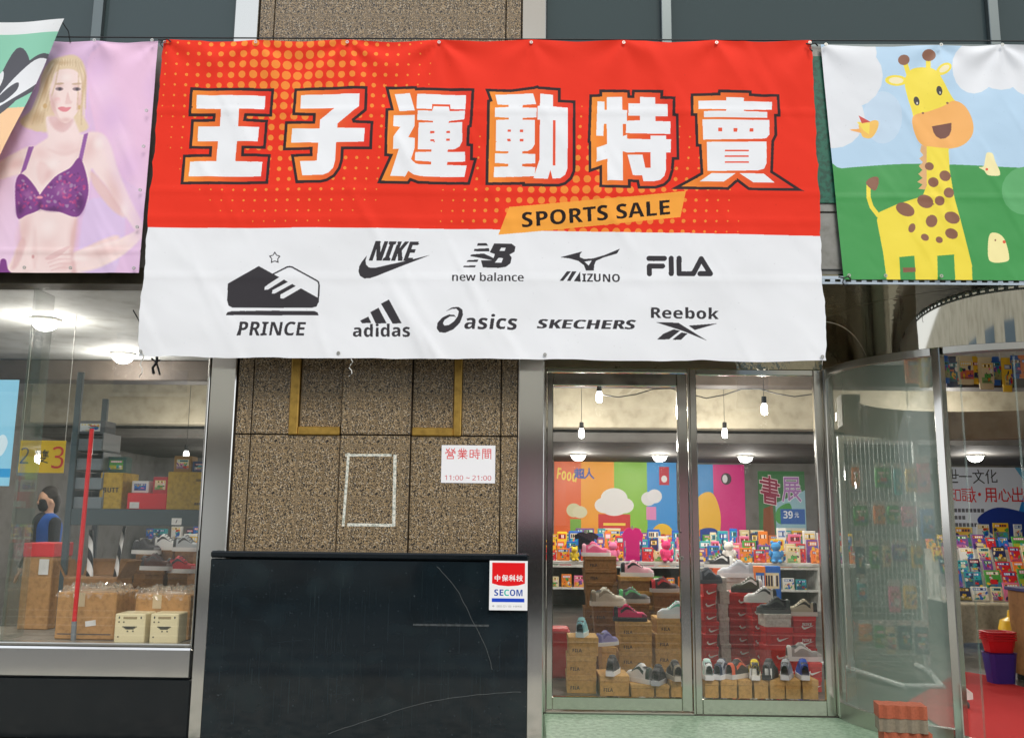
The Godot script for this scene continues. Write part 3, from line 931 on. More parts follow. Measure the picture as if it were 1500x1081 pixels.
# ---------------------------------------------------------------- banners
func cloth_z(x: float, y: float, tops: Array, top_y: float, n: FastNoiseLite, deep: float) -> float:
	var z := n.get_noise_2d(x * 60, y * 45) * 0.02 * deep
	z += n.get_noise_2d(x * 260 + y * 120 + 400, y * 300) * 0.002 * deep
	z += pow(maxf(0, n.get_noise_2d((x + y * 0.5) * 240 + 900, (y - x * 0.3) * 40)), 2) * 0.02 * deep
	for g in tops:
		var d := Vector2(x - g, y - top_y)
		var l := d.length()
		if l < 1.1:
			var a := atan2(d.x, -d.y)
			z += 0.016 * deep * sin(a * (6.0 + 2.0 * sin(g * 9)) + g * 5) * exp(-l * 3.4) * minf(1, l * 7) * (0.5 + 0.5 * absf(sin(g * 3.7)))
	return z
func cloth(x0: float, x1: float, y0: float, y1: float, tops: Array, n: FastNoiseLite, z: float, deep := 1.0, creases := [], skew := 0.0, ragged := 0.0) -> Mesh:
	var f := func(u: float, v: float) -> Vector3:
		var x := lerpf(x0, x1, u) + skew * v * pow(1 - u, 6)
		var y := lerpf(y1, y0, v)
		if v < 0.3:      # the hem hangs in shallow scallops between its eyelets
			var near := 9.0
			for g in tops:
				near = minf(near, absf(x - g))
			y -= 0.055 * minf(near, 0.3) * (1 - v / 0.3)
		if ragged > 0:
			x += (u - 0.5) * ragged * n.get_noise_1d(v * 900 + 50) * (smoothstep(0.93, 1.0, absf(u - 0.5) * 2))
			y += ragged * 0.5 * n.get_noise_1d(u * 500) * smoothstep(0.94, 1.0, v)
		var d := cloth_z(x, y, tops, y1, n, deep)
		for c in creases:
			d += 0.0045 * exp(-pow((v - c) / 0.006, 2))
		return Vector3(x, y, z + d)
	return sheet(f, 150, 90)

func make_banners() -> void:
	var n := FastNoiseLite.new()
	n.seed = 11
	n.frequency = 0.012
	n.fractal_octaves = 3
	var bar := thing("banner_cord", "thin dark cord that the banners hang from", "cord", Vector3(0, 4.53, BANNER_Z))
	part(bar, "cord", wire([Vector3(-6, 0.03, -0.02), Vector3(-2.5, 0.0, -0.01), Vector3(0.5, -0.01, -0.01), Vector3(1.95, -0.015, -0.01), Vector3(6, -0.02, -0.01)], 0.005), dark)
	# the large red and white sale banner
	var x0 := -2.475
	var x1 := 1.86
	var y0 := 2.352
	var y1 := 4.513
	var cv := sale_print(x0, x1, y0, y1)
	var tops := []
	for k in 8:
		tops.append(lerpf(x0 + 0.02, x1 - 0.02, k / 7.0))
	var vinyl := printed("sale_banner_print", cv, 0.62)
	vinyl.metallic_specular = 0.2
	var o := thing("sale_banner", "large red and white sports sale banner with sports brand logos", "banner", Vector3((x0 + x1) / 2, y0, BANNER_Z))
	part(o, "cloth", cloth(x0, x1, y0, y1, tops, n, 0, 1.0, [0.235, 0.49, 0.575, 0.76], 0.0, 0.03), vinyl, -o.position + Vector3(0, 0, BANNER_Z))
	eyelets(o, tops, y1 - 0.025)
	eyelets(o, [x0 + 0.02, -1.2, 0.1, x1 - 0.03], y0 + 0.03)
	# the pale pink banner with a printed model
	var px0 := -4.2
	var px1 := -2.515
	var cv2 := model_print(px0, px1, 2.9, 4.515)
	var o2 := thing("lingerie_banner", "pale pink banner printed with a blonde model in purple bra", "banner", Vector3(-3.4, 2.9, BANNER_Z))
	var t2 := [px0, -3.75, -3.35, -2.93, px1]
	part(o2, "cloth", cloth(px0, px1, 2.9, 4.515, t2, n, 0, 0.8, [0.91]), printed("model_banner_print", cv2, 0.5), -o2.position + Vector3(0, 0, BANNER_Z - 0.02))
	eyelets(o2, [-3.35, -2.93, -2.54], 4.5)
	eyelets(o2, [-3.25, -2.95, -2.54], 2.925)
	for y in [3.2, 3.45, 3.75, 4.0]:
		eyelets(o2, [-2.54], y)
	# the giraffe banner
	var gx0 := 1.92
	var gx1 := 3.9
	var cv3 := giraffe_print(gx0, gx1, 2.885, 4.49)
	var o3 := thing("giraffe_banner", "children's banner with a smiling yellow giraffe on green grass", "banner", Vector3(2.9, 2.885, BANNER_Z))
	part(o3, "cloth", cloth(gx0, gx1, 2.885, 4.49, [gx0, 2.7, 3.1, 3.5, gx1], n, 0, 0.8, [0.66], 0.075), printed("giraffe_banner_print", cv3, 0.5), -o3.position + Vector3(0, 0, BANNER_Z - 0.01))
	eyelets(o3, [1.945, 2.7, 3.1], 4.475)
	eyelets(o3, [2.02, 2.25, 2.6], 2.905)
	# the mint banner that hangs across the corner
	var cv4 := mint_print()
	var o4 := thing("mint_banner", "mint green and orange banner with a white hem hanging slanted at the corner", "banner", Vector3(-3.6, 3.6, BANNER_Z + 0.08))
	var zz := BANNER_Z + 0.08
	var slant := func(u: float, v: float) -> Vector3:
		var l := W(-190, lerpf(45, 360, v), zz)
		var r := W(lerpf(95, -48, pow(v, 0.92)), lerpf(29, 345, v), zz)
		var p := l.lerp(r, u)
		p.z += 0.03 * u * sin(v * 7 + u * 3) * u + 0.012 * sin(u * 14 + v * 4)
		return p - Vector3(-3.6, 3.6, zz) + Vector3(0, 0, 0.0)
	part(o4, "cloth", sheet(slant, 60, 40), printed("mint_banner_print", cv4, 0.5))
	var tie := W(78, 30, zz)
	part(o4, "tie", wire([Vector3(0, 0, 0), Vector3(0.03, 0.02, -0.04), Vector3(0.06, -0.03, -0.08), Vector3(0.07, -0.1, -0.1)], 0.004), dark, tie - o4.position)
	# ties and loose strings
	for k in [[238, 60, "sale banner's upper corner by the lingerie banner"], [1188, 66, "sale banner's upper corner by the giraffe banner"], [1236, 408, "giraffe banner's lower corner"]]:
		var a := W(k[0], k[1], BANNER_Z + 0.02)
		var st := tool()
		tube(st, [Vector3(-0.03, 0.01, 0), Vector3(0, 0.0, 0.012), Vector3(0.03, 0.015, 0), Vector3(0.05, 0.0, -0.01)], 0.005)
		tube(st, [Vector3(0, 0, 0.01), Vector3(-0.01, -0.03, 0.012), Vector3(0.008, -0.05, 0.01)], 0.004)
		solo("cable_tie", st.commit(), dark, "knotted dark tie at the " + k[2], "tie", a)
	for k in [[208, 516, 0.16, "frayed string hanging from the sale banner's corner over the shop window", 14], [514, 526, 0.11, "white string hanging below the sale banner against granite", 5]]:
		var a := W(k[0], k[1], BANNER_Z + 0.004)
		var line := []
		for i in 7:
			line.append(Vector3(0.012 * sin(i * 1.7), -k[2] * i / 6.0, 0.006 * cos(i * 1.1)))
		solo("loose_string", wire(line, 0.0035), white, k[3], "string", a)
	var kn := W(228, 530, 1.03)
	var kst := tool()
	tube(kst, [Vector3(0, 0.06, 0), Vector3(0.01, 0, 0.01), Vector3(-0.02, -0.04, 0), Vector3(-0.01, -0.08, 0)], 0.009)
	tube(kst, [Vector3(-0.03, 0.02, 0), Vector3(0.0, 0.0, 0.01), Vector3(0.03, 0.01, 0)], 0.007)
	tube(kst, [Vector3(0, -0.0, 0), Vector3(0.02, -0.05, 0.0), Vector3(0.03, -0.085, 0)], 0.006)
	tube(kst, [Vector3(0, 0.055, 0), Vector3(-0.04, 0.2, 0.16), Vector3(-0.09, 0.3, 0.2)], 0.004)
	solo("knotted_rope", kst.commit(), dark, "dark knotted rope end in front of the shop window", "rope", kn)

func eyelets(o: Node3D, xs: Array, y: float) -> void:
	var ring := lathe([Vector2(0.004, 0.0), Vector2(0.005, 0.003), Vector2(0.011, 0.003), Vector2(0.012, 0)], 10)
	for x in xs:
		part(o, "eyelet", ring, brushed, Vector3(x, y, BANNER_Z + 0.012) - o.position, Vector3(PI / 2, 0, 0))

# ---------------------------------------------------------------- prints (flat print on the cloth; outlines read off enlargements of the photograph)
func glyph(cv: Dictionary, outer: String, whites: Array, holes := []) -> void:
	var o := pts(outer)
	fill(cv, [loop_cv(cv, o)], c8(58, 48, 50))
	for q in Geometry2D.offset_polygon(o, -20.0 if cv.k > 4.6 else -18.0, Geometry2D.JOIN_MITER):
		fill(cv, [loop_cv(cv, q)], c8(246, 150, 62), c8(228, 56, 48))
	for w in whites:
		poly(cv, w, c8(240, 242, 246))
	for h in holes:
		rect(cv, h[0], h[1], h[2], h[3], c8(236, 92, 66))

func sale_print(x0: float, x1: float, y0: float, y1: float) -> Dictionary:
	var cv := canvas(2048, 1020, c8(236, 58, 40), x0, x1, y0, y1, BANNER_Z)
	# halftone dots of the print: two fields whose dots shrink outwards
	for j in 19:
		for i in 62:
			var x := 228.0 + i * 16.2 - j * 1.2
			var y := 62.0 + j * 15.4
			var r := 6.6 * exp(-pow((x - 425) / 150.0, 2)) * clampf(1.06 - absf(y - 105) / 250.0, 0.0, 1.0)
			r = maxf(r, 6.2 * exp(-pow((x - 860) / 165.0, 2)) * clampf((y - 130) / 150.0, 0.0, 1.0))
			if r > 1.0:
				oval(cv, x, y, r, r, c8(244, 142, 62))
	lens_of(cv, 0, 0, 1)
	poly(cv, "195,333.5 600,334 1215,345 1215,535 190,535", c8(236, 238, 242))
	poly(cv, "746,303 1005,280 997,318 730,344", c8(248, 168, 70))
	letters(cv, "SPORTS SALE", Vector2(765, 333), Vector2(982, 314), Vector2(764, 311), c8(40, 34, 34))
	lens_of(cv, 250, 110, 4.839)
	glyph(cv, "137,82 731,90 714,290 536,288 533,305 686,312 668,518 518,518 516,552 704,556 688,770 65,774 82,560 265,556 268,520 125,520 140,308 292,306 294,288 120,288", ["183,135 668,142 660,238 484,236 476,362 622,362 612,466 466,466 452,606 646,612 636,716 122,716 132,610 318,606 330,466 184,466 190,360 344,360 354,238 178,232"])
	glyph(cv, "875,86 1396,76 1390,254 1306,322 1437,326 1427,530 1226,530 1222,610 1205,668 1165,724 1110,757 1060,768 884,768 848,558 985,556 985,530 790,530 808,325 1003,322 1006,285 860,282", ["922,136 1338,130 1334,222 1182,345 1182,376 1376,378 1371,476 1173,478 1165,610 1152,660 1120,694 1080,710 932,712 914,610 1036,608 1044,478 850,476 858,376 1054,376 1056,314 1160,233 918,232"])
	lens_of(cv, 550, 110, 4.839)
	glyph(cv, "68,72 292,76 296,88 702,92 690,300 682,372 670,376 664,486 692,490 690,586 722,590 668,778 300,770 250,752 236,772 10,770 96,580 62,578 66,402 72,232 106,230", [
		"135,128 244,126 280,254 170,256", "296,134 642,142 638,246 532,242 528,208 402,208 400,244 292,240",
		"300,254 402,256 412,222 520,222 526,256 636,256 630,316 522,326 518,338 616,334 614,470 596,505 560,524 512,526 510,542 634,544 636,612 508,612 506,634 646,640 630,720 500,720 320,716 270,706 232,680 212,716 104,716 166,526 124,526 128,440 176,368 126,364 128,284 280,284 276,362 232,442 278,446 276,520 252,598 282,626 310,632 392,632 394,612 278,606 282,546 394,542 396,526 300,526 306,338 408,336 406,326 296,320"],
		[[388, 397, 418, 413], [502, 396, 528, 410], [388, 455, 416, 469], [500, 450, 526, 464]])
	glyph(cv, "778,92 960,100 1120,84 1150,74 1160,82 1314,86 1314,170 1420,172 1418,680 1395,735 1350,775 1300,790 1040,786 1040,776 780,784 782,600 790,350 792,176 806,172", [
		"850,138 1118,134 1140,210 1044,216 1042,234 1144,238 1142,304 1044,308 1042,320 1130,322 1130,490 1110,524 1080,540 1040,542 1040,558 1132,560 1132,626 1040,630 1040,648 1134,652 1128,716 838,726 842,652 940,648 940,630 846,624 848,558 942,556 942,542 852,540 856,322 944,318 944,306 846,300 848,232 944,228 944,214 866,210",
		"1168,134 1258,138 1260,222 1364,228 1362,660 1345,705 1310,730 1256,732 1240,672 1222,734 1120,730 1162,600 1166,320 1148,320 1148,224 1166,220"],
		[[938, 390, 960, 405], [1024, 390, 1048, 407], [935, 455, 958, 473], [1024, 455, 1048, 473], [1258, 322, 1276, 640]])
	lens_of(cv, 850, 110, 4.412)
	glyph(cv, "124,86 322,92 324,128 334,128 336,90 538,92 536,132 616,136 614,246 636,250 642,548 610,548 604,620 585,680 550,714 490,732 374,732 366,692 328,690 328,728 124,726 124,606 54,632 54,440 48,436 60,118 124,116", [
		"172,136 272,138 274,224 304,226 302,314 276,314 276,392 304,384 304,410 456,414 456,390 556,390 556,414 588,414 586,500 556,500 556,610 545,650 520,675 480,684 410,684 402,646 342,644 306,512 404,514 422,598 456,598 456,498 302,498 276,490 278,680 176,680 176,540 106,560 108,468 174,444 172,312 154,312 150,392 104,390 112,164 158,166 158,222 172,222",
		"388,138 486,140 486,182 566,184 566,264 488,264 488,294 584,298 584,380 296,374 298,294 386,290 386,262 312,260 312,180 388,180"])
	glyph(cv, "714,116 890,116 892,96 1108,98 1108,118 1288,120 1296,268 1272,268 1275,390 1255,430 1248,620 1450,748 1090,744 1018,690 960,742 585,736 778,632 768,464 748,464 740,266 714,266", [
		"764,166 944,166 944,144 1058,146 1058,168 1240,170 1240,222 1058,226 1058,234 1208,238 1210,276 800,274 800,236 942,234 944,224 764,220", "790,288 1224,290 1224,385 1205,408 1170,412 796,418", "818,432 1206,430 1206,570 1190,605 1150,616 824,620", "850,634 1006,634 930,688 772,688", "1030,634 1188,636 1260,694 1120,692"],
		[[892, 342, 918, 366], [992, 344, 1016, 368], [1096, 344, 1120, 366], [936, 484, 1090, 494], [936, 520, 1090, 530], [936, 558, 1092, 568]])
	var k := c8(62, 60, 64)
	var w := c8(236, 238, 242)
	lens_of(cv, 320, 340, 4.6875)
	poly(cv, "62,354 275,234 376,290 418,312 340,360 316,380 316,398 340,396 450,328 476,344 370,400 366,424 384,424 506,358 530,372 425,430 424,455 445,458 566,388 682,452 686,480 672,512 640,521 95,520 68,505 58,470", k)
	stroke(cv, "376,290 470,242 488,239 505,242 675,335 686,345 690,365 684,480", 10, k)
	poly(cv, "52,572 62,552 90,544 380,540 660,544 680,552 686,572", k)
	var star := ""
	for i in 10:
		var r := 44.0 if i % 2 == 0 else 25.0
		star += "%.1f,%.1f " % [386 + r * sin(i * PI / 5), 178 - r * cos(i * PI / 5)]
	poly(cv, star, k)
	var star2 := ""
	for i in 10:
		var r := 31.0 if i % 2 == 0 else 19.0
		star2 += "%.1f,%.1f " % [386 + r * sin(i * PI / 5), 178 - r * cos(i * PI / 5)]
	poly(cv, star2, w)
	letters(cv, "PRINCE", Vector2(132, 710), Vector2(585, 712), Vector2(148, 614), k)
	stroke(cv, "148,660 130,708", 10, k)
	poly(cv, "1018,160 1008,195 1012,222 1030,242 1075,245 1250,205 1452,155 1250,235 1080,303 1040,316 1000,318 970,300 960,270 965,235 985,200", k)
	letters(cv, "NIKE", Vector2(1030, 196), Vector2(1320, 198), Vector2(1078, 62), k)
	letters(cv, "NIKE", Vector2(1040, 196), Vector2(1328, 198), Vector2(1086, 62), k)
	oval(cv, 1371, 79, 5, 5, k)
	for b in ["1115,492 1170,464 1258,628 1196,630", "1042,550 1098,520 1154,626 1080,630", "972,608 1028,580 1048,624 985,626"]:
		poly(cv, b, k)
	letters(cv, "adidas", Vector2(922, 722), Vector2(1316, 722), Vector2(922, 630), k)
	lens_of(cv, 630, 340, 4.6875)
	for b in ["328,76 386,76 398,94 322,94", "304,116 404,112 408,134 300,132", "280,155 368,148 440,182 430,196 300,170 276,166", "258,194 332,190 324,206 250,206", "232,232 314,230 308,244 226,244", "440,80 560,80 586,100 580,135 545,155 560,175 552,215 520,240 470,248 362,244 350,196 430,196 445,152 410,140"]:
		poly(cv, b, k)
	poly(cv, "488,108 520,108 512,130 476,130", w)
	poly(cv, "470,178 502,180 490,212 444,212", w)
	letters(cv, "new balance", Vector2(152, 338), Vector2(640, 340), Vector2(152, 278), k, false)
	letters(cv, "new balance", Vector2(155, 338), Vector2(643, 340), Vector2(155, 278), k, false)
	poly(cv, "895,170 1045,130 1030,150 1030,170 1060,182 1120,178 1200,155 1305,112 1285,145 1190,172 1140,195 1128,225 1126,262 1072,262 1058,225 1020,195 960,178", k)
	poly(cv, "1062,200 1112,192 1090,228", w)
	for b in ["890,334 940,268 968,268 914,334", "940,334 976,268 1006,268 964,334", "988,336 1032,268 1034,338"]:
		poly(cv, b, k)
	letters(cv, "IZUNO", Vector2(1046, 338), Vector2(1304, 342), Vector2(1046, 282), k)
	poly(cv, "105,548 150,520 195,515 222,535 226,570 205,625 160,670 105,694 65,690 46,665 52,625 85,588 130,568 165,570 180,590 165,580 135,582 100,605 88,630 100,645 130,640 165,615 190,580 198,545 180,528 150,530", k)
	letters(cv, "asics", Vector2(232, 670), Vector2(590, 672), Vector2(248, 562), k)
	letters(cv, "SKECHERS", Vector2(732, 660), Vector2(1396, 668), Vector2(748, 596), k)
	letters(cv, "SKECHERS", Vector2(737, 660), Vector2(1401, 668), Vector2(753, 596), k)
	lens_of(cv, 780, 340, 5.0)
	for s in ["855,192 968,192", "858,305 858,248 955,248", "1018,192 1018,305", "1075,192 1075,305 1180,305 1238,195 1305,305 1228,305"]:
		stroke(cv, s, 37, k)
	letters(cv, "Reebok", Vector2(868, 632), Vector2(1368, 636), Vector2(868, 548), k)
	for b in ["902,660 1070,664 1282,794 1100,722", "1146,684 1360,666 1192,716", "1036,712 1082,722 1000,786 914,786 960,745", "1094,734 1138,742 1090,788 1026,788"]:
		poly(cv, b, k)
	speckle(cv, 2600, 0.05)
	return cv

func model_print(x0: float, x1: float, y0: float, y1: float) -> Dictionary:
	var cv := canvas(760, 730, c8(228, 192, 226), x0, x1, y0, y1, BANNER_Z - 0.02)
	lens_of(cv, 0, 0, 2.575)
	var skin := c8(246, 222, 220)
	var shade := c8(232, 196, 196)
	var hair := c8(232, 208, 176)
	curvy(cv, "340,200 620,150 620,700 420,640 360,500", c8(238, 196, 226))
	curvy(cv, "-200,650 60,640 40,1000 -200,1100", c8(238, 206, 232))
	curvy(cv, "330,760 470,820 420,1060 300,1060", c8(222, 196, 232))
	curvy(cv, "95,482 75,455 120,412 145,345 155,275 195,222 262,202 305,225 322,290 316,380 310,430 330,480 290,500 175,500 150,495", hair)
	curvy(cv, "126,556 40,585 -30,640 -20,680 60,662 92,650", skin)
	poly(cv, "168,440 180,520 120,560 82,650 62,710 72,820 78,900 40,985 5,1040 292,1040 275,950 290,822 326,760 342,640 392,560 385,505 300,505 286,470 270,430", skin)
	curvy(cv, "318,508 378,500 412,540 444,640 494,760 548,862 528,890 470,812 402,706 352,645 336,600", skin)
	curvy(cv, "548,858 520,868 440,905 300,945 215,985 168,1000 190,1020 235,1015 300,1028 420,992 520,915", skin)
	curvy(cv, "186,440 268,446 262,480 232,500 198,480", shade)
	curvy(cv, "342,645 400,706 470,815 420,790 350,700", shade)
	curvy(cv, "290,830 276,950 288,1030 270,1030 264,930 278,840", shade)
	curvy(cv, "78,900 96,920 66,1000 40,1010", shade)
	curvy(cv, "170,560 240,590 300,560 240,575", c8(240, 212, 210))
	curvy(cv, "130,850 140,950 128,1020 118,950", c8(240, 212, 210))
	curvy(cv, "440,905 300,945 215,985 240,968 330,930 430,890", c8(240, 210, 208))
	curvy(cv, "150,610 190,640 160,700 140,660", c8(240, 210, 208))
	soften(cv, 6)
	for k in [[330, 560, 60, 90, 0.5, 0.3], [250, 560, 70, 40, 0.35, 0.0], [150, 580, 60, 40, 0.35, 0.2], [90, 870, 40, 120, 0.55, 0.1], [275, 890, 30, 110, 0.6, 0.0], [180, 930, 60, 110, 0.25, 0.0], [430, 720, 40, 120, 0.55, -0.4], [400, 950, 120, 30, 0.5, -0.2], [250, 1000, 70, 30, 0.5, -0.3], [60, 620, 60, 30, 0.5, -0.3], [225, 470, 40, 30, 0.7, 0.0], [185, 660, 26, 40, 0.5, 0.4]]:
		airbrush(cv, k[0], k[1], k[2], k[3], c8(222, 178, 176), k[4], k[5])
	for k in [[370, 540, 34, 40, 0.7], [200, 620, 40, 34, 0.6], [180, 860, 50, 60, 0.6], [470, 790, 26, 50, 0.6], [300, 975, 60, 18, 0.6]]:
		airbrush(cv, k[0], k[1], k[2], k[3], c8(252, 238, 236), k[4])
	for i in 9:
		airbrush(cv, 360 + i * 30, 250 + (i * 97) % 700, 90, 120, c8(238, 206, 234) if i % 2 else c8(216, 180, 222), 0.5)
	curvy(cv, "186,300 212,264 268,258 300,285 308,340 300,395 278,438 248,464 216,448 192,405 182,350", c8(248, 224, 220))
	curvy(cv, "205,225 262,204 308,230 318,300 296,262 245,250 205,275 186,320 176,420 160,490 120,484 150,400 160,290", hair)
	for i in 26:
		var t := i / 25.0
		stroke(cv, "%.0f,%.0f %.0f,%.0f %.0f,%.0f" % [lerpf(200, 300, t), 232 - 22 * sin(t * PI), lerpf(165, 318, t), 290 + 20 * sin(i * 2.0), lerpf(110, 322, t) + 8 * sin(i * 3.0), 440 + 30 * sin(i * 1.7)] if t < 0.3 or t > 0.8 else "%.0f,%.0f %.0f,%.0f" % [lerpf(190, 310, t), 260 - 44 * sin(t * PI), lerpf(186, 314, t), 266 - 22 * sin(t * PI)], 3, c8(212, 184, 146) if i % 2 else c8(244, 226, 200))
	curvy(cv, "192,405 186,350 200,380 220,440 240,460 216,448", c8(238, 206, 202))
	curvy(cv, "205,372 222,366 226,386 210,390", c8(246, 208, 206))
	soften(cv, 3)
	for k in [[200, 390, 22, 60, 0.5], [296, 380, 14, 60, 0.5], [246, 452, 36, 16, 0.5], [222, 322, 26, 16, 0.35], [286, 322, 24, 16, 0.35], [262, 384, 12, 10, 0.4]]:
		airbrush(cv, k[0], k[1], k[2], k[3], c8(218, 168, 164), k[4])
	for k in [[248, 290, 36, 26, 0.6], [256, 360, 8, 24, 0.7], [218, 384, 18, 14, 0.4]]:
		airbrush(cv, k[0], k[1], k[2], k[3], c8(254, 240, 236), k[4])
	for k in [[170, 330, 16, 90, 0.5], [140, 440, 40, 40, 0.5], [312, 320, 10, 90, 0.5], [230, 232, 60, 14, 0.4]]:
		airbrush(cv, k[0], k[1], k[2], k[3], c8(186, 150, 108), k[4])
	for e in [[222, 334], [286, 334]]:
		oval(cv, e[0], e[1], 15, 7, c8(150, 128, 132))
		oval(cv, e[0] + 2, e[1], 6, 6, c8(84, 74, 82))
		oval(cv, e[0], e[1] - 20, 18, 3.5, c8(206, 176, 150), -0.08)
	curvy(cv, "254,345 262,375 268,388 250,392 244,386", c8(238, 204, 200))
	curvy(cv, "216,408 234,402 246,405 266,404 250,420 232,420", c8(228, 140, 148))
	oval(cv, 168, 400, 8, 10, c8(214, 178, 128))
	oval(cv, 296, 404, 5, 9, c8(214, 178, 128))
	var bra := c8(130, 62, 138)
	var lace := c8(176, 62, 132)
	poly(cv, "76,660 108,556 128,554 98,640", c8(150, 92, 164))
	poly(cv, "292,612 314,506 330,500 308,606", c8(150, 92, 164))
	curvy(cv, "58,705 76,658 112,680 152,742 152,788 100,812 64,820", bra)
	curvy(cv, "148,742 205,670 262,635 302,598 332,718 296,815 222,800 150,788", bra)
	for i in 190:
		var p := Vector2(rng.randf_range(64, 325), rng.randf_range(650, 800))
		if Geometry2D.is_point_in_polygon(p, pts("66,710 80,672 115,690 150,750 205,680 262,645 296,620 322,718 290,800 220,790 150,780 70,808")):
			oval(cv, p.x, p.y, rng.randf_range(3, 9), rng.randf_range(2, 6), [lace, c8(164, 128, 170), c8(112, 46, 122), c8(196, 84, 140)][i % 4], rng.randf() * 3)
	for k in [[105, 735, 30, 30, 0.4], [235, 715, 44, 40, 0.4]]:
		airbrush(cv, k[0], k[1], k[2], k[3], c8(206, 140, 190), k[4])
	for k in [[75, 790, 26, 40, 0.6], [300, 770, 28, 60, 0.6], [200, 790, 60, 16, 0.6], [150, 775, 16, 30, 0.6]]:
		airbrush(cv, k[0], k[1], k[2], k[3], c8(70, 24, 82), k[4])
	oval(cv, 150, 746, 12, 6, c8(232, 150, 170))
	curvy(cv, "0,985 20,980 30,1020 60,1040 0,1045", bra)
	curvy(cv, "168,972 250,930 258,938 200,978", shade)
	for i in 4:
		stroke(cv, "%d,%d %d,%d %d,%d" % [172 + i * 6, 978 + i * 14, 215 + i * 4, 962 + i * 16, 268, 958 + i * 18], 2.5, c8(226, 184, 184))
	oval(cv, 122, 968, 5, 7, c8(214, 160, 160))
	soften(cv, 3)
	speckle(cv, 900, 0.04)
	return cv

func giraffe_print(x0: float, x1: float, y0: float, y1: float) -> Dictionary:
	var cv := canvas(1024, 858, c8(182, 212, 236), x0, x1, y0, y1, BANNER_Z - 0.01)
	lens_of(cv, 1180, 0, 2.575)
	oval(cv, 290, 440, 75, 100, c8(196, 218, 238))
	for c in [[150, 280, 142, 130], [90, 440, 130, 118], [200, 190, 70, 70], [640, 250, 84, 100], [740, 210, 110, 130], [880, 240, 130, 130], [1010, 300, 120, 120]]:
		oval(cv, c[0], c[1], c[2], c[3], c8(226, 229, 234))
	curvy(cv, "40,652 120,634 300,620 440,618 620,624 820,634 1100,640 1400,640 1400,1300 40,1300", c8(58, 152, 74))
	oval(cv, 830, 720, 90, 90, c8(92, 172, 106))
	var y := c8(244, 222, 62)
	var b := c8(138, 90, 66)
	stroke(cv, "372,215 392,280", 18, y)
	stroke(cv, "468,205 466,270", 18, y)
	oval(cv, 372, 220, 22, 20, b)
	oval(cv, 469, 204, 27, 22, b)
	oval(cv, 342, 299, 42, 21, y, 0.05)
	oval(cv, 342, 299, 28, 13, c8(244, 232, 190), 0.05)
	oval(cv, 524, 259, 34, 19, y, -0.6)
	oval(cv, 526, 258, 22, 11, c8(244, 232, 190), -0.6)
	poly(cv, "436,548 462,556 455,716 424,712 440,696 420,686 440,672 424,656 440,642 426,626 442,612 428,598 444,586 432,570", c8(226, 176, 120))
	curvy(cv, "375,300 400,258 455,250 500,270 560,370 600,400 610,450 560,540 480,556 420,500 402,420 384,360", y)
	curvy(cv, "404,442 470,418 520,400 562,378 604,398 632,455 630,510 590,550 520,564 455,556 418,520", c8(244, 176, 92))
	poly(cv, "478,476 553,462 552,490 544,510 528,522 510,524 494,514 484,498", c8(112, 62, 48))
	for e in [[420, 380], [507, 341]]:
		oval(cv, e[0], e[1], 11, 18, c8(48, 44, 44), -0.2)
		oval(cv, e[0] + 2, e[1] + 8, 3, 5, c8(230, 226, 214))
	oval(cv, 444, 426, 5, 4, b)
	oval(cv, 538, 387, 5, 4, b)
	poly(cv, "456,552 540,560 544,640 560,740 600,890 628,1000 630,1080 565,1080 560,960 495,965 495,1080 410,1080 405,965 345,970 350,1080 295,1080 280,950 258,830 268,800 340,770 440,740 456,700", y)
	stroke(cv, "264,812 238,780 226,744 228,700", 17, y)
	curvy(cv, "218,690 240,668 268,668 266,700 250,718", b)
	poly(cv, "358,1010 408,1010 410,1026 360,1028", b)
	for s in [[466, 628, 17, 15], [481, 688, 20, 18], [526, 664, 22, 20], [540, 728, 20, 20], [505, 758, 19, 18], [450, 760, 32, 24], [372, 790, 38, 24], [552, 822, 30, 22], [474, 834, 22, 24], [550, 882, 25, 19], [397, 860, 13, 18], [447, 896, 16, 13], [503, 905, 14, 12]]:
		oval(cv, s[0], s[1], s[2], s[3], b, 0.4)
	curvy(cv, "196,470 228,462 258,452 274,460 266,492 244,518 214,516 204,500", c8(248, 196, 96))
	poly(cv, "160,486 200,484 206,500 164,490", c8(248, 176, 96))
	poly(cv, "188,458 240,462 236,505 214,490", c8(250, 224, 90))
	poly(cv, "196,434 242,458 208,464", c8(206, 70, 60))
	curvy(cv, "684,578 706,580 716,610 734,650 728,664 690,662 674,644 654,632 672,628 678,600", c8(248, 236, 178))
	oval(cv, 684, 640, 5, 5, c8(226, 92, 60))
	curvy(cv, "694,890 720,878 752,900 770,960 764,985 710,990 690,968", c8(248, 236, 168))
	oval(cv, 752, 912, 6, 6, c8(226, 92, 60))
	oval(cv, 718, 906, 3, 4, b)
	speckle(cv, 1500, 0.06)
	return cv

func mint_print() -> Dictionary:
	# the cloth is a skewed sheet, so this print is laid out on the cloth itself: 0..100 across and down
	var cv := canvas(700, 560, c8(146, 212, 184))
	rect(cv, 0, 0, 100, 5.5, c8(240, 242, 244))
	poly(cv, "0,42 100,40 100,100 0,100", c8(248, 204, 158))
	var k := c8(84, 84, 92)
	curvy(cv, "40,30 62,24 72,34 80,12 92,20 94,34 84,44 70,46 50,52", k)
	curvy(cv, "78,31 92,17 100,15.5 106,21 103,30 92,37 78,42", k)
	curvy(cv, "80,32.5 92,19 99.5,17.5 103,22 100.5,28.5 91,35 80,39.5", c8(238, 240, 244))
	curvy(cv, "78,36 84,30 89,28 90,32 84,37", k)
	curvy(cv, "60,30 70,32 76,22 78,28 72,38 60,42", c8(238, 240, 244))
	curvy(cv, "55,55 70,52 80,60 70,72 52,70", c8(236, 130, 110))
	speckle(cv, 500, 0.05)
	return cv

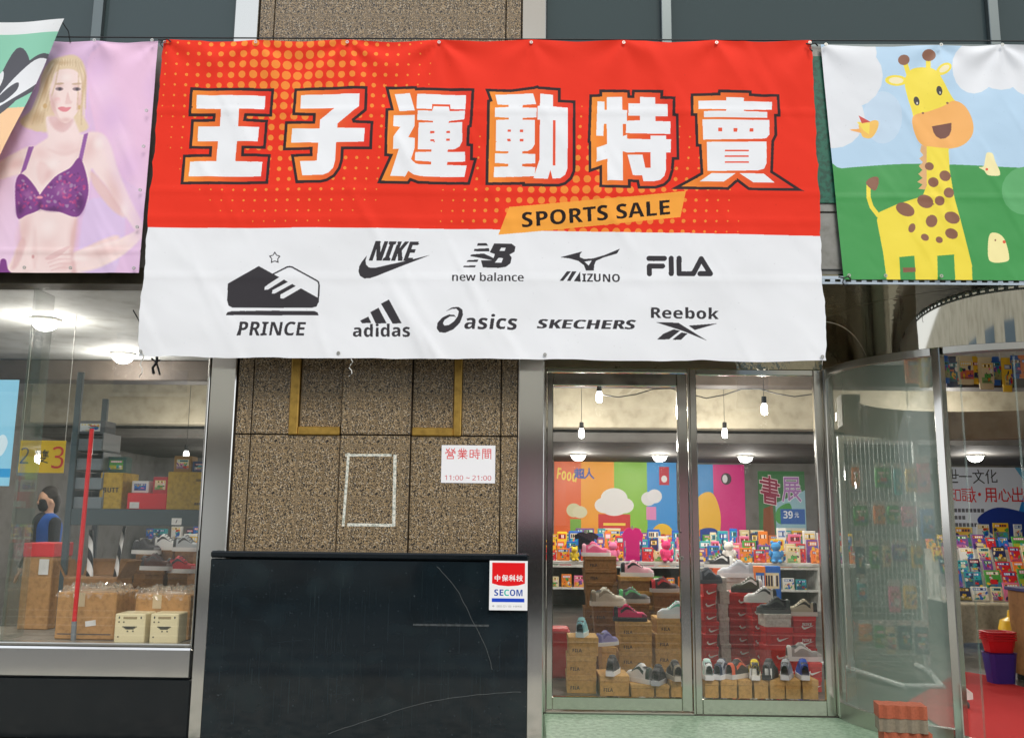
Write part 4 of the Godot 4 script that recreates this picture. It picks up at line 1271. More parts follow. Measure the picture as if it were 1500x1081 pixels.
func make_signs() -> void:
	var z := PILLAR_Z
	# white tape rectangle on the middle granite panel
	var tape := mat("white_tape", c8(228, 228, 220), 0.7, 0.0, "worn", 4.0)
	var o := thing("tape_rectangle", "rectangle of white tape left on the middle granite panel", "tape", W(541, 770, z))
	for s in [["511,664 503,771", 0.017], ["579,666 577,771", 0.02], ["506,667 574,667", 0.016], ["509,768.5 577,769.5", 0.018]]:
		var p := pts(s[0])
		var a := W(p[0].x, p[0].y, z)
		var b := W(p[1].x, p[1].y, z)
		var along := b - a
		part(o, "tape_strip", cube(Vector3(along.length(), s[1], 0.0012), 0), tape, (a + b) / 2 - o.position + Vector3(0, 0, 0.0155 if along.x * along.x > along.y * along.y else 0.0148), Vector3(0, 0, atan2(along.y, along.x)))
	# opening hours sheet
	var a := W(647, 652, z)
	var b := W(725, 708, z)
	var w := b.x - a.x
	var h := a.y - b.y
	var cv := canvas(560, 400, c8(244, 244, 248))
	for i in 4:
		han(cv, "營業時間"[i], 7 + i * 22.5, 9, 19, 0.8, c8(222, 62, 66), 1.12)
	letters(cv, "11:00", Vector2(7, 93), Vector2(41, 93), Vector2(7, 80), c8(206, 84, 92), false)
	letters(cv, "~", Vector2(46, 88), Vector2(53, 88), Vector2(46, 85), c8(206, 84, 92), false)
	letters(cv, "21:00", Vector2(58, 93), Vector2(93, 93), Vector2(58, 80), c8(206, 84, 92), false)
	solo("opening_hours_sign", panel_mesh(w, h, 0.002), printed("hours_print", cv, 0.4), "white opening hours sheet with red lettering on granite", "sign", Vector3((a.x + b.x) / 2, (a.y + b.y) / 2, z + 0.0))
	# security company plate
	a = W(717, 821, 1.06)
	b = W(773, 894, 1.06)
	w = b.x - a.x - 0.004
	h = a.y - b.y
	cv = canvas(420, 560, c8(244, 244, 246))
	poly(cv, "7,4 93,4 93,46 75,50 50,51.5 25,50 7,46", c8(232, 20, 26))
	for i in 4:
		han(cv, "中保科技"[i], 13 + i * 19.3, 29, 16, 1.3, c8(246, 246, 248), 1.1)
	letters(cv, "SE", Vector2(13, 71), Vector2(37, 71), Vector2(13, 58), c8(22, 74, 170))
	letters(cv, "C", Vector2(39, 71), Vector2(52, 71), Vector2(39, 58), c8(40, 190, 176))
	letters(cv, "OM", Vector2(54, 71), Vector2(87, 71), Vector2(54, 58), c8(22, 74, 170))
	rect(cv, 7, 76, 92, 83.5, c8(24, 70, 200))
	letters(cv, "0800-221-100", Vector2(20, 94), Vector2(58, 94), Vector2(20, 90), c8(150, 150, 152), false)
	han(cv, "中", 8, 89.5, 6, 0.9, c8(120, 120, 122))
	han(cv, "中保科技", 62, 90, 5, 0.9, c8(150, 150, 152), 1.2)
	var plate := thing("security_plate", "red white and blue security company plate on the black plinth corner", "sign", Vector3((a.x + b.x) / 2, (a.y + b.y) / 2, 1.0655))
	part(plate, "plate", panel_mesh(w, h, 0.006), printed("security_print", cv, 0.3), Vector3(0, 0, 0.0105))
	part(plate, "bracket", cube(Vector3(w * 0.7, h * 0.7, 0.012), 0.002), white, Vector3(0, 0, 0.001))

# ---------------------------------------------------------------- lamps
func dome_lamp(at: Vector3, label: String) -> void:       # a round ceiling lamp, at = the middle of its base on the ceiling
	var o := thing("dome_lamp", label, "lamp", at, 0, "lit dome lamps on the shop ceilings")
	part(o, "base", lathe([Vector2(0.0, -0.03), Vector2(0.1, -0.03), Vector2(0.125, -0.02), Vector2(0.125, 0.0)], 20), white)
	var prof := []
	for k in 9:
		prof.append(Vector2(0.105 * sin(k * PI / 16), -0.03 - 0.075 * cos(k * PI / 16)))
	part(o, "globe", lathe(prof, 20), glow("lamp_globe", Color(1, 0.99, 0.96), 5.0))
	lamp_light(o, Vector3(0, -0.15, 0), 0.1, LAMP)
func bulb_lamp(at: Vector3, top: float, label: String) -> void:     # a bare long-life bulb on a cable, at = the middle of the bulb
	var o := thing("bulb_lamp", label, "lamp", at, 0, "bare bulbs hanging in the shop")
	part(o, "cable", rod(Vector3(0, 0.13, 0), Vector3(0, top - at.y, 0), 0.003, 5), dark)
	part(o, "socket", lathe([Vector2(0.022, 0.06), Vector2(0.026, 0.07), Vector2(0.024, 0.13), Vector2(0.0, 0.135)], 12), dark)
	part(o, "bulb", lathe([Vector2(0.0, -0.055), Vector2(0.022, -0.05), Vector2(0.032, -0.035), Vector2(0.032, 0.03), Vector2(0.024, 0.055), Vector2(0.02, 0.06)], 14), glow("lamp_globe", Color(1, 0.99, 0.96), 5.0))
	lamp_light(o, Vector3(0, -0.14, 0), 0.05, LAMP * 1.45)
func lamp_light(o: Node3D, at: Vector3, size: float, energy: float) -> void:
	var l := OmniLight3D.new()
	l.name = "lamp_light"
	l.light_color = Color(1.0, 0.98, 0.94)
	l.light_energy = energy
	l.light_size = size
	l.omni_range = 14.0
	l.omni_attenuation = 2.0
	l.shadow_enabled = true
	o.add_child(l)
	l.position = at

func poster(called: String, label: String, cv: Dictionary, x0: float, x1: float, y0: float, y1: float, z: float, rough := 0.4) -> MeshInstance3D:
	return solo(called, panel_mesh(x1 - x0, y1 - y0, 0.004), printed(called, cv, rough), label, "poster", Vector3((x0 + x1) / 2, (y0 + y1) / 2, z + 0.004))

func make_interior() -> void:
	for p in [[Vector3(-4.15, 3.018, -0.74), "second striplight"], [Vector3(-4.2, 3.018, -2.39), ""], [Vector3(-5.4, 3.018, 0.1), ""]]:
		dome_lamp(p[0], "lit round dome lamp on the high white ceiling behind the shop window")
	for x in [G(845, 668, 2.36).x, G(963, 668, 2.36).x, G(1090, 668, 2.36).x, 6.4, -2.2, -4.4]:
		dome_lamp(Vector3(x, 2.358, -7.0 if x < 6 else -6.4), "lit round dome lamp on the low rear ceiling above the posters")
	var b := G(1120, 600, 2.6)
	bulb_lamp(W(1120, 600, -2.2), 3.02, "bare bulb hanging close behind the fixed glass panel")
	bulb_lamp(W(878, 582, -2.2), 3.02, "bare bulb hanging close behind the hinged glass door")
	for p in [[852, 635], [1062, 635], [1378, 604]]:
		bulb_lamp(W(p[0], p[1], -3.9), 3.02, "bare bulb hanging farther inside, in front of the cream beam")
	bulb_lamp(W(272, 668, -4.0), 3.02, "bare bulb hanging farther inside, behind the shop window")
	var cord := []
	for k in 13:
		cord.append(W(lerpf(880, 1190, k / 12.0), 578 + 6 * sin(k * 1.3) - 4 * absf(sin(k * 0.5)), -2.15))
	solo("sagging_cable", wire(cord, 0.006), dark, "black cable sagging between the bulbs under the ceiling", "cable")
	# posters on the back wall; the printed mascots are left out, their coloured grounds stay
	var zb := -8.8
	var a := W(812, 676, zb)
	var c := W(993, 806, zb)
	var cv := canvas(720, 500, c8(236, 104, 40))
	for k in [[0, 22, c8(236, 104, 40)], [22, 49, c8(246, 166, 36)], [49, 76, c8(136, 196, 56)], [76, 100, c8(52, 150, 220)]]:
		poly(cv, "%d,0 %d,0 %d,100 %d,100" % [k[0], k[1] + 2, k[1], k[0]], k[2])
	rect(cv, 36, 60, 62, 100, c8(210, 44, 38))
	for e in [[49, 42, 11, 12], [41, 50, 8, 9], [57, 50, 8, 9], [49, 54, 10, 8]]:
		oval(cv, e[0], e[1], e[2], e[3], c8(236, 236, 234))
	rect(cv, 40, 70, 58, 73, c8(246, 214, 80))
	rect(cv, 40, 76, 54, 78, c8(246, 236, 220))
	oval(cv, 88, 84, 9, 14, c8(244, 196, 40))
	oval(cv, 16, 56, 6, 8, c8(214, 214, 170))
	oval(cv, 21, 58, 6, 7, c8(222, 220, 184))
	rect(cv, 13, 66, 22, 84, c8(120, 180, 60))
	oval(cv, 77, 42, 6, 8, c8(226, 226, 228))
	oval(cv, 82, 39, 6, 8, c8(232, 232, 234))
	rect(cv, 75, 51, 83, 66, c8(226, 140, 190))
	rect(cv, 26, 82, 90, 100, c8(206, 60, 50))
	letters(cv, "Food", Vector2(2, 20), Vector2(18, 24), Vector2(3, 6), c8(244, 214, 60))
	han(cv, "超人", 17, 8, 7.5, 1.6, c8(30, 80, 170), 1.05)
	rect(cv, 86, 5, 94, 26, c8(196, 40, 60))
	oval(cv, 90, 19, 2.4, 4, c8(240, 240, 240))
	poster("rainbow_poster", "large poster in orange, yellow, green and blue bands on the rear wall", cv, a.x, c.x, c.y, a.y, zb)
	a = W(995, 680, zb)
	c = W(1094, 805, zb)
	cv = canvas(420, 500, c8(48, 140, 206))
	rect(cv, 52, 0, 100, 100, c8(216, 36, 132))
	curvy(cv, "28,40 50,34 62,60 56,90 34,92 24,70", c8(244, 190, 60))
	curvy(cv, "26,80 56,78 60,110 24,110", c8(32, 70, 160))
	oval(cv, 72, 17, 8, 7, c8(60, 54, 60))
	oval(cv, 70, 17, 4, 5, c8(226, 226, 228))
	poster("magenta_poster", "poster half blue and half magenta on the rear wall", cv, a.x, c.x, c.y, a.y, zb)
	a = W(1110, 690, zb)
	c = W(1184, 830, zb)
	cv = canvas(420, 640, c8(60, 120, 70))
	poly(cv, "10,40 30,36 36,100 4,100", c8(140, 76, 40))
	poly(cv, "36,34 100,20 100,100 36,100", c8(156, 200, 214))
	curvy(cv, "40,40 66,34 70,48 50,56 36,52", c8(70, 160, 70))
	han(cv, "書", 4, 4, 42, 1.5, c8(250, 236, 240), 1.1, 0.1)
	han(cv, "書", 4, 4, 42, 1.0, c8(150, 30, 70), 1.1, 0.1)
	han(cv, "展", 52, 6, 38, 1.5, c8(250, 244, 250), 1.1)
	han(cv, "展", 52, 6, 38, 1.0, c8(176, 120, 190), 1.1)
	rect(cv, 46, 40, 98, 56, c8(34, 96, 180))
	letters(cv, "39", Vector2(52, 50), Vector2(72, 50), Vector2(52, 42), c8(240, 244, 248))
	han(cv, "元", 76, 43, 9, 1.2, c8(240, 244, 248))
	rect(cv, 44, 60, 98, 74, c8(226, 224, 214))
	rect(cv, 66, 66, 98, 82, c8(226, 150, 184))
	poster("book_fair_poster", "book fair poster with big red lettering above a blue price board", cv, a.x, c.x, c.y, a.y, zb)
	a = W(1384, 684, zb)
	c = W(1620, 900, zb)
	cv = canvas(1024, 900, c8(28, 128, 200))
	curvy(cv, "-10,-10 60,-10 52,20 40,46 26,44 12,52 -10,44", c8(222, 228, 240))
	curvy(cv, "46,-4 60,6 80,2 110,8 110,40 70,30 58,16", c8(96, 176, 214))
	curvy(cv, "20,36 34,28 56,32 80,36 92,46 60,48 40,54 26,44", c8(30, 56, 140))
	curvy(cv, "22,42 40,52 56,52 44,58", c8(226, 230, 236))
	han(cv, "世一文化", 1, 2, 8, 0.9, c8(40, 40, 48), 1.1)
	han(cv, "知識", 1, 14, 9, 0.8, c8(214, 34, 40), 1.08)
	oval(cv, 22.5, 19, 1, 1.2, c8(214, 34, 40))
	han(cv, "用心出版", 26, 14, 8.6, 1.0, c8(214, 34, 40), 1.05)
	for i in 3:
		for k in [9, 4, 8][i]:
			rect(cv, 2 + k * 2.6, 29 + i * 5, 4 + k * 2.6, 31.6 + i * 5, c8(90, 90, 100))
	poster("publisher_poster", "blue and white poster with black and red lettering above the book table", cv, a.x, c.x, c.y, a.y, zb)
	# the rear of the shop: shelving with rows of small packages below the posters
	var keys := hues.keys()
	for rx in [[-6.2, -1.0], [0.3, 4.6]]:
		var w: float = rx[1] - rx[0]
		var o := thing("rear_shelf", "low rear shelf of small packages " + ("seen through the shop window" if rx[0] < 0 else "under the banded poster"), "shelf", Vector3((rx[0] + rx[1]) / 2, 0, -8.3))
		for k in 3:
			block(o, "board", Vector3(-w / 2, 0.3 + k * 0.34, -0.3), Vector3(w / 2, 0.33 + k * 0.34, 0.3), white)
		for s in [-1, 1]:
			block(o, "side", Vector3(s * w / 2 - 0.02, 0, -0.3), Vector3(s * w / 2 + 0.02, 1.02, 0.3), white)
		for k in 3:
			var x: float = rx[0] + 0.12
			while x < rx[1] - 0.1:
				var key: String = keys[rng.randi() % keys.size()]
				var s := Vector3(rng.randf_range(0.1, 0.2), rng.randf_range(0.14, 0.27), 0.1)
				if k == 2 or (rx[0] > 0):
					s = s.snappedf(0.02)
					var o2 := thing("small_package", "%s package standing on the rear shelf %s" % [key, "behind the shop window" if rx[0] < 0 else "under the posters"], "package", Vector3(x, 0.331 + k * 0.34, -8.08), 0, "packages on the rear shelves")
					part(o2, "carton", cube(s, 0.006), mat("pack_" + key, hues[key], 0.45), Vector3(0, s.y / 2, 0))
					part(o2, "printed_front", panel_mesh(s.x - 0.012, s.y - 0.012, 0.002), cover(key, rng.randi() % 3), Vector3(0, s.y / 2, s.z / 2 + 0.001))
				x += s.x + rng.randf_range(0.02, 0.08)

# ---------------------------------------------------------------- shoes and boxes
func shoe_point(s: float, t: float, grow := 1.0) -> Vector3:      # s: heel 0 to toe 1; t: 0..PI across, from one side over the top to the other
	var w := 0.05 * pow(sin(PI * clampf(0.14 + s * 0.80, 0, 1)), 0.5) * (0.8 + 0.22 * smoothstep(0.35, 0.72, s))
	if s > 0.88:
		w *= sqrt(maxf(0.0, 1 - pow((s - 0.88) / 0.12, 2))) * 0.8 + 0.2
	var h := lerpf(0.098, 0.082, smoothstep(0.0, 0.2, s)) if s < 0.2 else lerpf(0.082, 0.118, smoothstep(0.2, 0.36, s)) if s < 0.36 else lerpf(0.118, 0.05, smoothstep(0.36, 0.74, s))
	if s < 0.05:
		h *= 0.8 + 0.2 * s / 0.05
	if s > 0.85:
		h *= lerpf(1, 0.45, smoothstep(0.85, 1.0, s))
	var c := cos(t)
	var q := signf(c) * pow(absf(c), 0.75)
	return Vector3((s - 0.5) * 0.29, 0.03 + h * pow(maxf(0, sin(t)), 0.6) * grow, q * w * grow)
func shoe_meshes() -> Dictionary:
	if shapes.has("shoe"):
		return shapes["shoe"]
	var upper := func(u: float, v: float) -> Vector3:
		return shoe_point(v, PI * (1 - u))
	var sole := tool()
	var ring := PackedVector2Array()
	for i in 25:
		var p := shoe_point(i / 24.0, 0.0)
		ring.append(Vector2(p.x * 1.03, p.z + 0.005))
	for i in 25:
		var p := shoe_point(1 - i / 24.0, PI)
		ring.append(Vector2(p.x * 1.03, p.z - 0.005))
	prism(sole, ring, -0.036, 0.0)
	var st := SurfaceTool.new()
	st.append_from(sole.commit(), 0, Transform3D(Basis(Vector3.RIGHT, PI / 2), Vector3(0, 0, 0)))
	var flank := func(side: float) -> Callable:
		return func(u: float, v: float) -> Vector3:
			var s := lerpf(0.2, 0.72, u)
			var lo := 0.25 + 0.5 * u
			var t := lo + (0.55 - 0.5 * u) * v * 0.8
			return shoe_point(s, t if side > 0 else PI - t, 1.03)
	var mouth := func(u: float, v: float) -> Vector3:
		var a := TAU * u
		return Vector3(-0.088 + 0.046 * v * cos(a), 0.122 - 0.004 * v + 0.012 * v * cos(a), -0.026 * v * sin(a))
	var laces := tool()
	for k in 4:
		var s := 0.44 + k * 0.075
		var line := []
		for j in 5:
			line.append(shoe_point(s, lerpf(1.0, PI - 1.0, j / 4.0), 1.05))
		tube(laces, line, 0.004, 4)
	var heel := func(u: float, v: float) -> Vector3:
		return shoe_point(lerpf(0.0, 0.12, v), PI * (1 - u), 1.03)
	var toe := func(u: float, v: float) -> Vector3:
		var p := shoe_point(lerpf(0.84, 1.0, v), PI * (1 - u), 1.03)
		return Vector3(p.x + 0.001, minf(p.y, 0.062), p.z)
	shapes["shoe"] = {"heel": sheet(heel, 12, 3), "toe": sheet(toe, 12, 5), "upper": sheet(upper, 14, 20), "sole": st.commit(), "stripe": [sheet(flank.call(1.0), 8, 2), sheet(flank.call(-1.0), 8, 2)], "mouth": sheet(mouth, 14, 2), "laces": laces.commit()}
	return shapes["shoe"]
func shade_mat(c: Color, rough := 0.6) -> StandardMaterial3D:
	return mat("dye %s %.2f" % [c.to_html(), rough], c, rough)
func shoe(at: Vector3, turn: float, up: Color, sole: Color, stripe: Color, label: String, size := 1.0) -> void:
	var g := shoe_meshes()
	var o := thing("sneaker", label, "shoe", at, deg_to_rad(turn), "sneakers on display")
	o.scale = Vector3.ONE * size
	part(o, "sole", g.sole, shade_mat(sole))
	part(o, "upper", g.upper, shade_mat(up, 0.65))
	for m in g.stripe:
		part(o, "stripe", m, shade_mat(stripe, 0.5))
	part(o, "heel_tab", g.heel, shade_mat(stripe, 0.5))
	part(o, "toe_cap", g.toe, shade_mat(up.lerp(sole, 0.45), 0.55))
	part(o, "collar_opening", g.mouth, ink)
	part(o, "laces", g.laces, shade_mat(stripe, 0.5))
func shoe_box(lo: Vector3, s: Vector3, m: Material, lid: Material, label: String, word: String, group: String, word_mat: Material = null, swoosh := false) -> void:     # lo: the middle of the front lower edge
	var o := thing("shoe_box", label, "box", lo + Vector3(0, 0, -s.z / 2), rng.randf_range(-0.03, 0.03), group)
	var lh := s.y * 0.3
	part(o, "body", cube(Vector3(s.x - 0.008, s.y - 0.002, s.z - 0.008), 0.002), m, Vector3(0, s.y / 2 - 0.001, 0))
	part(o, "lid", cube(Vector3(s.x, lh, s.z), 0.003), lid, Vector3(0, s.y - lh / 2, 0))
	if word:
		var t := text_mesh(word, true, 0.0016, 0.026)
		part(o, "lettering", t, word_mat if word_mat else ink, Vector3(-s.x * 0.22 if not swoosh else s.x * 0.1, s.y * (0.3 if not swoosh else 0.5), s.z / 2 + (-0.0032 if not swoosh else 0.0008)))
	if swoosh:
		if not shapes.has("swoosh"):
			var st := tool()
			prism(st, pts("-0.05,0.0 -0.035,-0.022 -0.02,-0.024 0.06,0.012 -0.018,-0.008 -0.034,-0.006 -0.036,0.012"), 0, 0.0016)
			shapes["swoosh"] = st.commit()
		part(o, "emblem", shapes["swoosh"], word_mat, Vector3(s.x * 0.1, s.y * 0.36, s.z / 2 + 0.0002))
func stack(px0: float, px1: float, ytop: float, z: float, m: Material, lid: Material, label: String, word := "", group := "shoe boxes in stacks", word_mat: Material = null, swoosh := false, base := 0.0, deep := 0.33, each := 0.13) -> Vector3:     # boxes from the floor up to the row of pixels ytop; returns the middle of the top
	var a := W(px0, ytop, z)
	var b := W(px1, ytop, z)
	var h := (a.y + b.y) / 2 - base
	var n := maxi(1, roundi(h / each))
	for i in n:
		var jit := rng.randf_range(-0.012, 0.012) if n > 1 else 0.0
		shoe_box(Vector3((a.x + b.x) / 2 + jit, base + h * i / n, z), Vector3(b.x - a.x, h / n - 0.001, deep), m, lid, label, word, group, word_mat, swoosh)
	return Vector3((a.x + b.x) / 2, base + h, z - deep / 2)

func make_shoe_display() -> void:
	var kraft := mat("kraft_box", c8(204, 156, 84), 0.85, 0.0, "grime", 3.0)
	var kraft2 := mat("kraft_lid", c8(210, 164, 94), 0.85, 0.0, "grime", 3.0)
	var brown := mat("brown_box", c8(150, 106, 62), 0.85, 0.0, "grime", 3.0)
	var red := mat("red_box", c8(206, 26, 30), 0.5, 0.0, "grime", 3.0)
	var red2 := mat("red_lid", c8(212, 34, 36), 0.5)
	var pale := mat("white_box", c8(222, 218, 210), 0.6, 0.0, "grime", 3.0)
	var orange := mat("orange_box", c8(226, 92, 36), 0.5)
	var wht := c8(232, 232, 230)
	var blk := c8(38, 38, 42)
	# behind the hinged door
	var t := stack(832, 876, 934, -0.77, kraft, kraft2, "tan shoe box in the three-box stack under the teal sneaker", "FILA")
	shoe(t + Vector3(0, 0, 0.02), 80, c8(150, 208, 210), c8(214, 232, 232), c8(120, 180, 190), "pale teal sneaker seen from behind on three tan boxes")
	t = stack(878, 922, 990, -0.67, kraft, kraft2, "low tan shoe box on the floor under the glossy black sneaker", "FILA")
	shoe(t + Vector3(0.0, 0, 0.05), 75, blk, wht, c8(60, 62, 66), "black sneaker with thick white sole on a low tan box")
	t = stack(924, 959, 1003, -0.63, kraft, kraft2, "low tan shoe box on the floor under the white and green sneaker")
	shoe(t + Vector3(-0.01, 0, 0.02), 125, wht, wht, c8(40, 70, 62), "white sneaker with dark green stripe on a low tan box")
	t = stack(960, 981, 1004, -0.63, kraft, kraft2, "narrow tan shoe box on the floor under the black slip-on", "", "shoe boxes in stacks", null, false, 0.0, 0.28)
	shoe(t + Vector3(-0.01, 0, 0.03), 70, blk, c8(196, 200, 204), c8(60, 62, 66), "black slip-on sneaker with pale sole on the narrow tan box")
	t = stack(982, 1003, 997, -0.62, kraft, kraft2, "narrow tan shoe box on the floor beside the door stile", "", "shoe boxes in stacks", null, false, 0.0, 0.28)
	shoe(t + Vector3(-0.01, 0, 0.04), 95, blk, c8(200, 192, 176), c8(140, 130, 110), "black sneaker with cream sole on the box beside the door stile")
	t = stack(907, 956, 911, -1.35, kraft, kraft2, "tan shoe box in the tall stack under the magenta sneaker", "FILA")
	shoe(t + Vector3(-0.04, 0, 0.1), 0, c8(216, 40, 100), blk, blk, "magenta and black sneaker lying on a tall tan stack")
	t = stack(960, 1008, 906, -1.45, kraft, kraft2, "tan shoe box in the tall stack under the white and mint sneaker", "FILA")
	shoe(t + Vector3(0.03, 0, 0.1), 185, c8(222, 230, 232), wht, c8(90, 190, 160), "white and mint sneaker on the tall stack by the door edge")
	t = stack(870, 908, 888, -1.9, brown, brown, "brown shoe box in the stack under the beige sneaker", "FILA")
	shoe(t + Vector3(0.02, 0, 0.1), 10, c8(212, 206, 190), c8(236, 232, 220), c8(160, 150, 130), "chunky beige sneaker on the brown stack", 1.15)
	t = stack(858, 905, 815, -2.6, brown, brown, "brown shoe box in the highest stack behind the hinged door", "FILA")
	shoe(t + Vector3(-0.05, 0, 0.1), 5, c8(232, 96, 140), wht, c8(246, 180, 200), "pink sneaker on the highest brown stack")
	t = stack(908, 956, 845, -2.4, brown, kraft, "brown shoe box in the stack under the pale pink sneaker", "")
	shoe(t + Vector3(0.02, 0, 0.1), -8, c8(236, 176, 190), wht, blk, "pale pink sneaker with dark emblem on a brown stack", 1.1)
	shoe(t + Vector3(0.02, 0, -0.1), 4, c8(150, 196, 206), wht, c8(110, 150, 160), "pale blue sneaker behind the pale pink one")
	t = stack(958, 1000, 868, -2.3, brown, brown, "brown shoe box under the dark red sneaker", "")
	shoe(t + Vector3(-0.02, 0, 0.1), 12, c8(60, 40, 44), c8(190, 190, 188), c8(190, 40, 50), "dark sneaker with red stripe on a brown box")
	t = stack(912, 950, 884, -2.0, brown, brown, "brown shoe box under the grey sneaker with a coloured tag", "")
	shoe(t + Vector3(0, 0, 0.08), 0, c8(96, 98, 100), c8(196, 198, 198), c8(90, 190, 120), "grey sneaker with a green stripe on a brown box")
	t = stack(881, 902, 948, -1.1, kraft, kraft, "small tan box under the lavender sneaker", "")
	shoe(t + Vector3(0, 0, 0.05), 40, c8(160, 156, 206), wht, c8(120, 116, 176), "lavender sneaker on a small tan box", 0.85)
	solo("red_bin", cube(Vector3(0.2, 0.42, 0.3), 0.02), mat("red_plastic", c8(200, 30, 34), 0.4), "red plastic bin on the floor behind the three-box stack", "bin", Vector3(W(818, 930, -1.6).x, 0.21, -1.6))
	# behind the fixed panel: a row of seven low boxes with shoes
	var row := [[1033, 1054], [1055.5, 1080.5], [1082, 1103], [1104, 1126], [1127, 1150], [1151, 1174], [1175, 1199]]
	var look := [[c8(190, 222, 214), wht, c8(232, 236, 234), 88, "pale mint sneaker"], [c8(170, 176, 184), c8(232, 232, 232), c8(34, 52, 78), 60, "silver and navy sneaker"], [c8(52, 48, 50), c8(214, 210, 204), c8(220, 96, 60), 45, "black and orange sneaker"], [c8(236, 206, 30), c8(240, 238, 230), blk, 80, "yellow and black sneaker"], [c8(40, 42, 46), blk, c8(70, 72, 76), 62, "all black sneaker"], [c8(178, 182, 184), c8(226, 226, 224), c8(120, 126, 132), 70, "silver sneaker"], [c8(30, 84, 190), wht, c8(20, 50, 130), 82, "bright blue sneaker"]]
	for i in 7:
		t = stack(row[i][0], row[i][1], 996, -0.62, kraft, kraft2, "low tan shoe box in the front row under the %s" % look[i][4], "", "front row of low boxes", null, false, 0.0, 0.28)
		shoe(t + Vector3(-0.02, 0, 0.02), look[i][3], look[i][0], look[i][1], look[i][2], look[i][4] + " on the front row of low tan boxes")
		if i == 2 or i == 3:
			solo("price_tag", panel_mesh(0.055, 0.075, 0.002), white, "white price tag propped before the %s" % look[i][4], "tag", t + Vector3(0.06, 0.05, 0.142))
	# red boxes
	var wm := mat("white_print", c8(236, 234, 230), 0.6)
	t = stack(1178, 1206, 971, -0.98, red, red2, "red shoe box in the low stack under the grey runner", "", "red shoe boxes", wm, true)
	shoe(t + Vector3(-0.04, 0, 0.05), 0, c8(150, 146, 142), c8(214, 212, 208), c8(220, 216, 210), "grey runner on the low red stack")
	t = stack(1162, 1196, 903, -1.55, red, red2, "red shoe box in the stack under the sand coloured sneaker", "NIKE", "red shoe boxes", wm, true)
	shoe(t + Vector3(-0.02, 0, 0.1), 175, c8(196, 186, 160), c8(226, 222, 210), c8(60, 56, 50), "sand coloured sneaker on the red stack")
	t = stack(1121, 1161, 919, -1.5, red, red2, "red shoe box in the stack under the plain white box", "", "red shoe boxes", wm, true)
	shoe_box(Vector3(t.x, t.y + 0.001, -1.51), Vector3(0.24, 0.11, 0.3), pale, pale, "plain white shoe box on a red stack", "", "red shoe boxes")
	shoe(t + Vector3(-0.02, 0.112, 0.08), 178, blk, c8(96, 100, 98), c8(70, 76, 72), "dark sneaker on the plain white box")
	t = stack(1104, 1122, 883, -1.75, red, red2, "red shoe box end in the narrow stack under the white sneaker", "", "red shoe boxes", wm, true, 0.0, 0.3)
	shoe(t + Vector3(0.02, 0, 0.1), 180, wht, wht, c8(50, 50, 54), "white sneaker with dark tick on the narrow red stack")
	t = stack(1068, 1103, 868, -2.1, red, red2, "red shoe box in the stack under the olive sneaker", "", "red shoe boxes", wm, true, 0.0, 0.3, 0.115)
	shoe(t + Vector3(0.07, 0, 0.1), 178, c8(70, 74, 60), c8(50, 50, 48), wht, "olive sneaker with white tick on the red stack")
	t = stack(1052, 1067, 846, -2.0, pale, pale, "pale box in the slim stack among the red ones", "", "red shoe boxes", null, false, 0.0, 0.3)
	t = stack(1052, 1106, 846, -2.6, pale, white, "broad white box under the light grey sneaker", "", "red shoe boxes", null, false, 0.0, 0.3)
	shoe(t + Vector3(0, 0, 0.1), 175, c8(196, 200, 208), c8(226, 228, 230), c8(170, 176, 186), "light grey sneaker on the broad white box", 1.2)
	t = stack(1031, 1051, 855, -1.9, red, red2, "red shoe box in the stack beside the door stile", "", "red shoe boxes", wm, true, 0.0, 0.3, 0.115)
	shoe(t + Vector3(0, 0, 0.1), 30, c8(50, 58, 72), c8(80, 86, 96), c8(120, 126, 136), "navy sneaker on the red stack beside the door stile")
	t = stack(1043, 1066, 832, -2.9, orange, orange, "orange shoe box in the far stack under the black sneaker", "", "red shoe boxes", null, false, 0.0, 0.3)
	shoe(t + Vector3(0, 0, 0.1), 178, blk, wht, wht, "black sneaker with white sole on the orange box")
	# hanging shirts and bright goods between the shoes and the posters
	for k in [[913, 941, 774, 812, -3.6, c8(222, 24, 130), "bright magenta T-shirt hung on a stand behind the brown boxes"], [843, 875, 780, 800, -3.8, c8(34, 36, 46), "black T-shirt hung on a stand near the rear shelves"]]:
		shirt(k)
	var tbl := thing("display_table", "long white display table of bright goods behind the shoe stacks", "table", Vector3(2.0, 0, -4.4))
	block(tbl, "top", Vector3(-1.9, 0.86, -0.35), Vector3(2.0, 0.9, 0.35), white)
	for x in [-1.8, 1.9]:
		for z in [-0.28, 0.28]:
			block(tbl, "leg", Vector3(x - 0.02, 0, z - 0.02), Vector3(x + 0.02, 0.859, z + 0.02), brushed)
	var goods := hues
	var gk := goods.keys()
	for r in 3:
		var x := 0.2
		while x < 3.85:
			var key: String = gk[rng.randi() % gk.size()]
			var s := Vector3(snappedf(rng.randf_range(0.07, 0.16), 0.01), snappedf(rng.randf_range(0.1, 0.2) + 0.1 * r, 0.01), 0.04)
			if rng.randf() < 0.16:
				x += rng.randf_range(0.06, 0.14)
				continue
			goods_box(Vector3(x + s.x / 2, 0.901, -4.16 - r * 0.18), s, goods[key], key, "%s boxed toy standing on the long display table" % key, "boxed goods on the display table")
			x += s.x + rng.randf_range(0.005, 0.03)
	var toys := [[0.55, c8(240, 210, 60), "yellow"], [1.0, c8(238, 130, 170), "pink"], [1.62, c8(236, 70, 130), "magenta"], [1.85, c8(150, 110, 70), "brown"], [2.35, c8(236, 232, 224), "white"], [2.9, c8(70, 150, 210), "blue"], [3.4, c8(236, 150, 60), "orange"]]
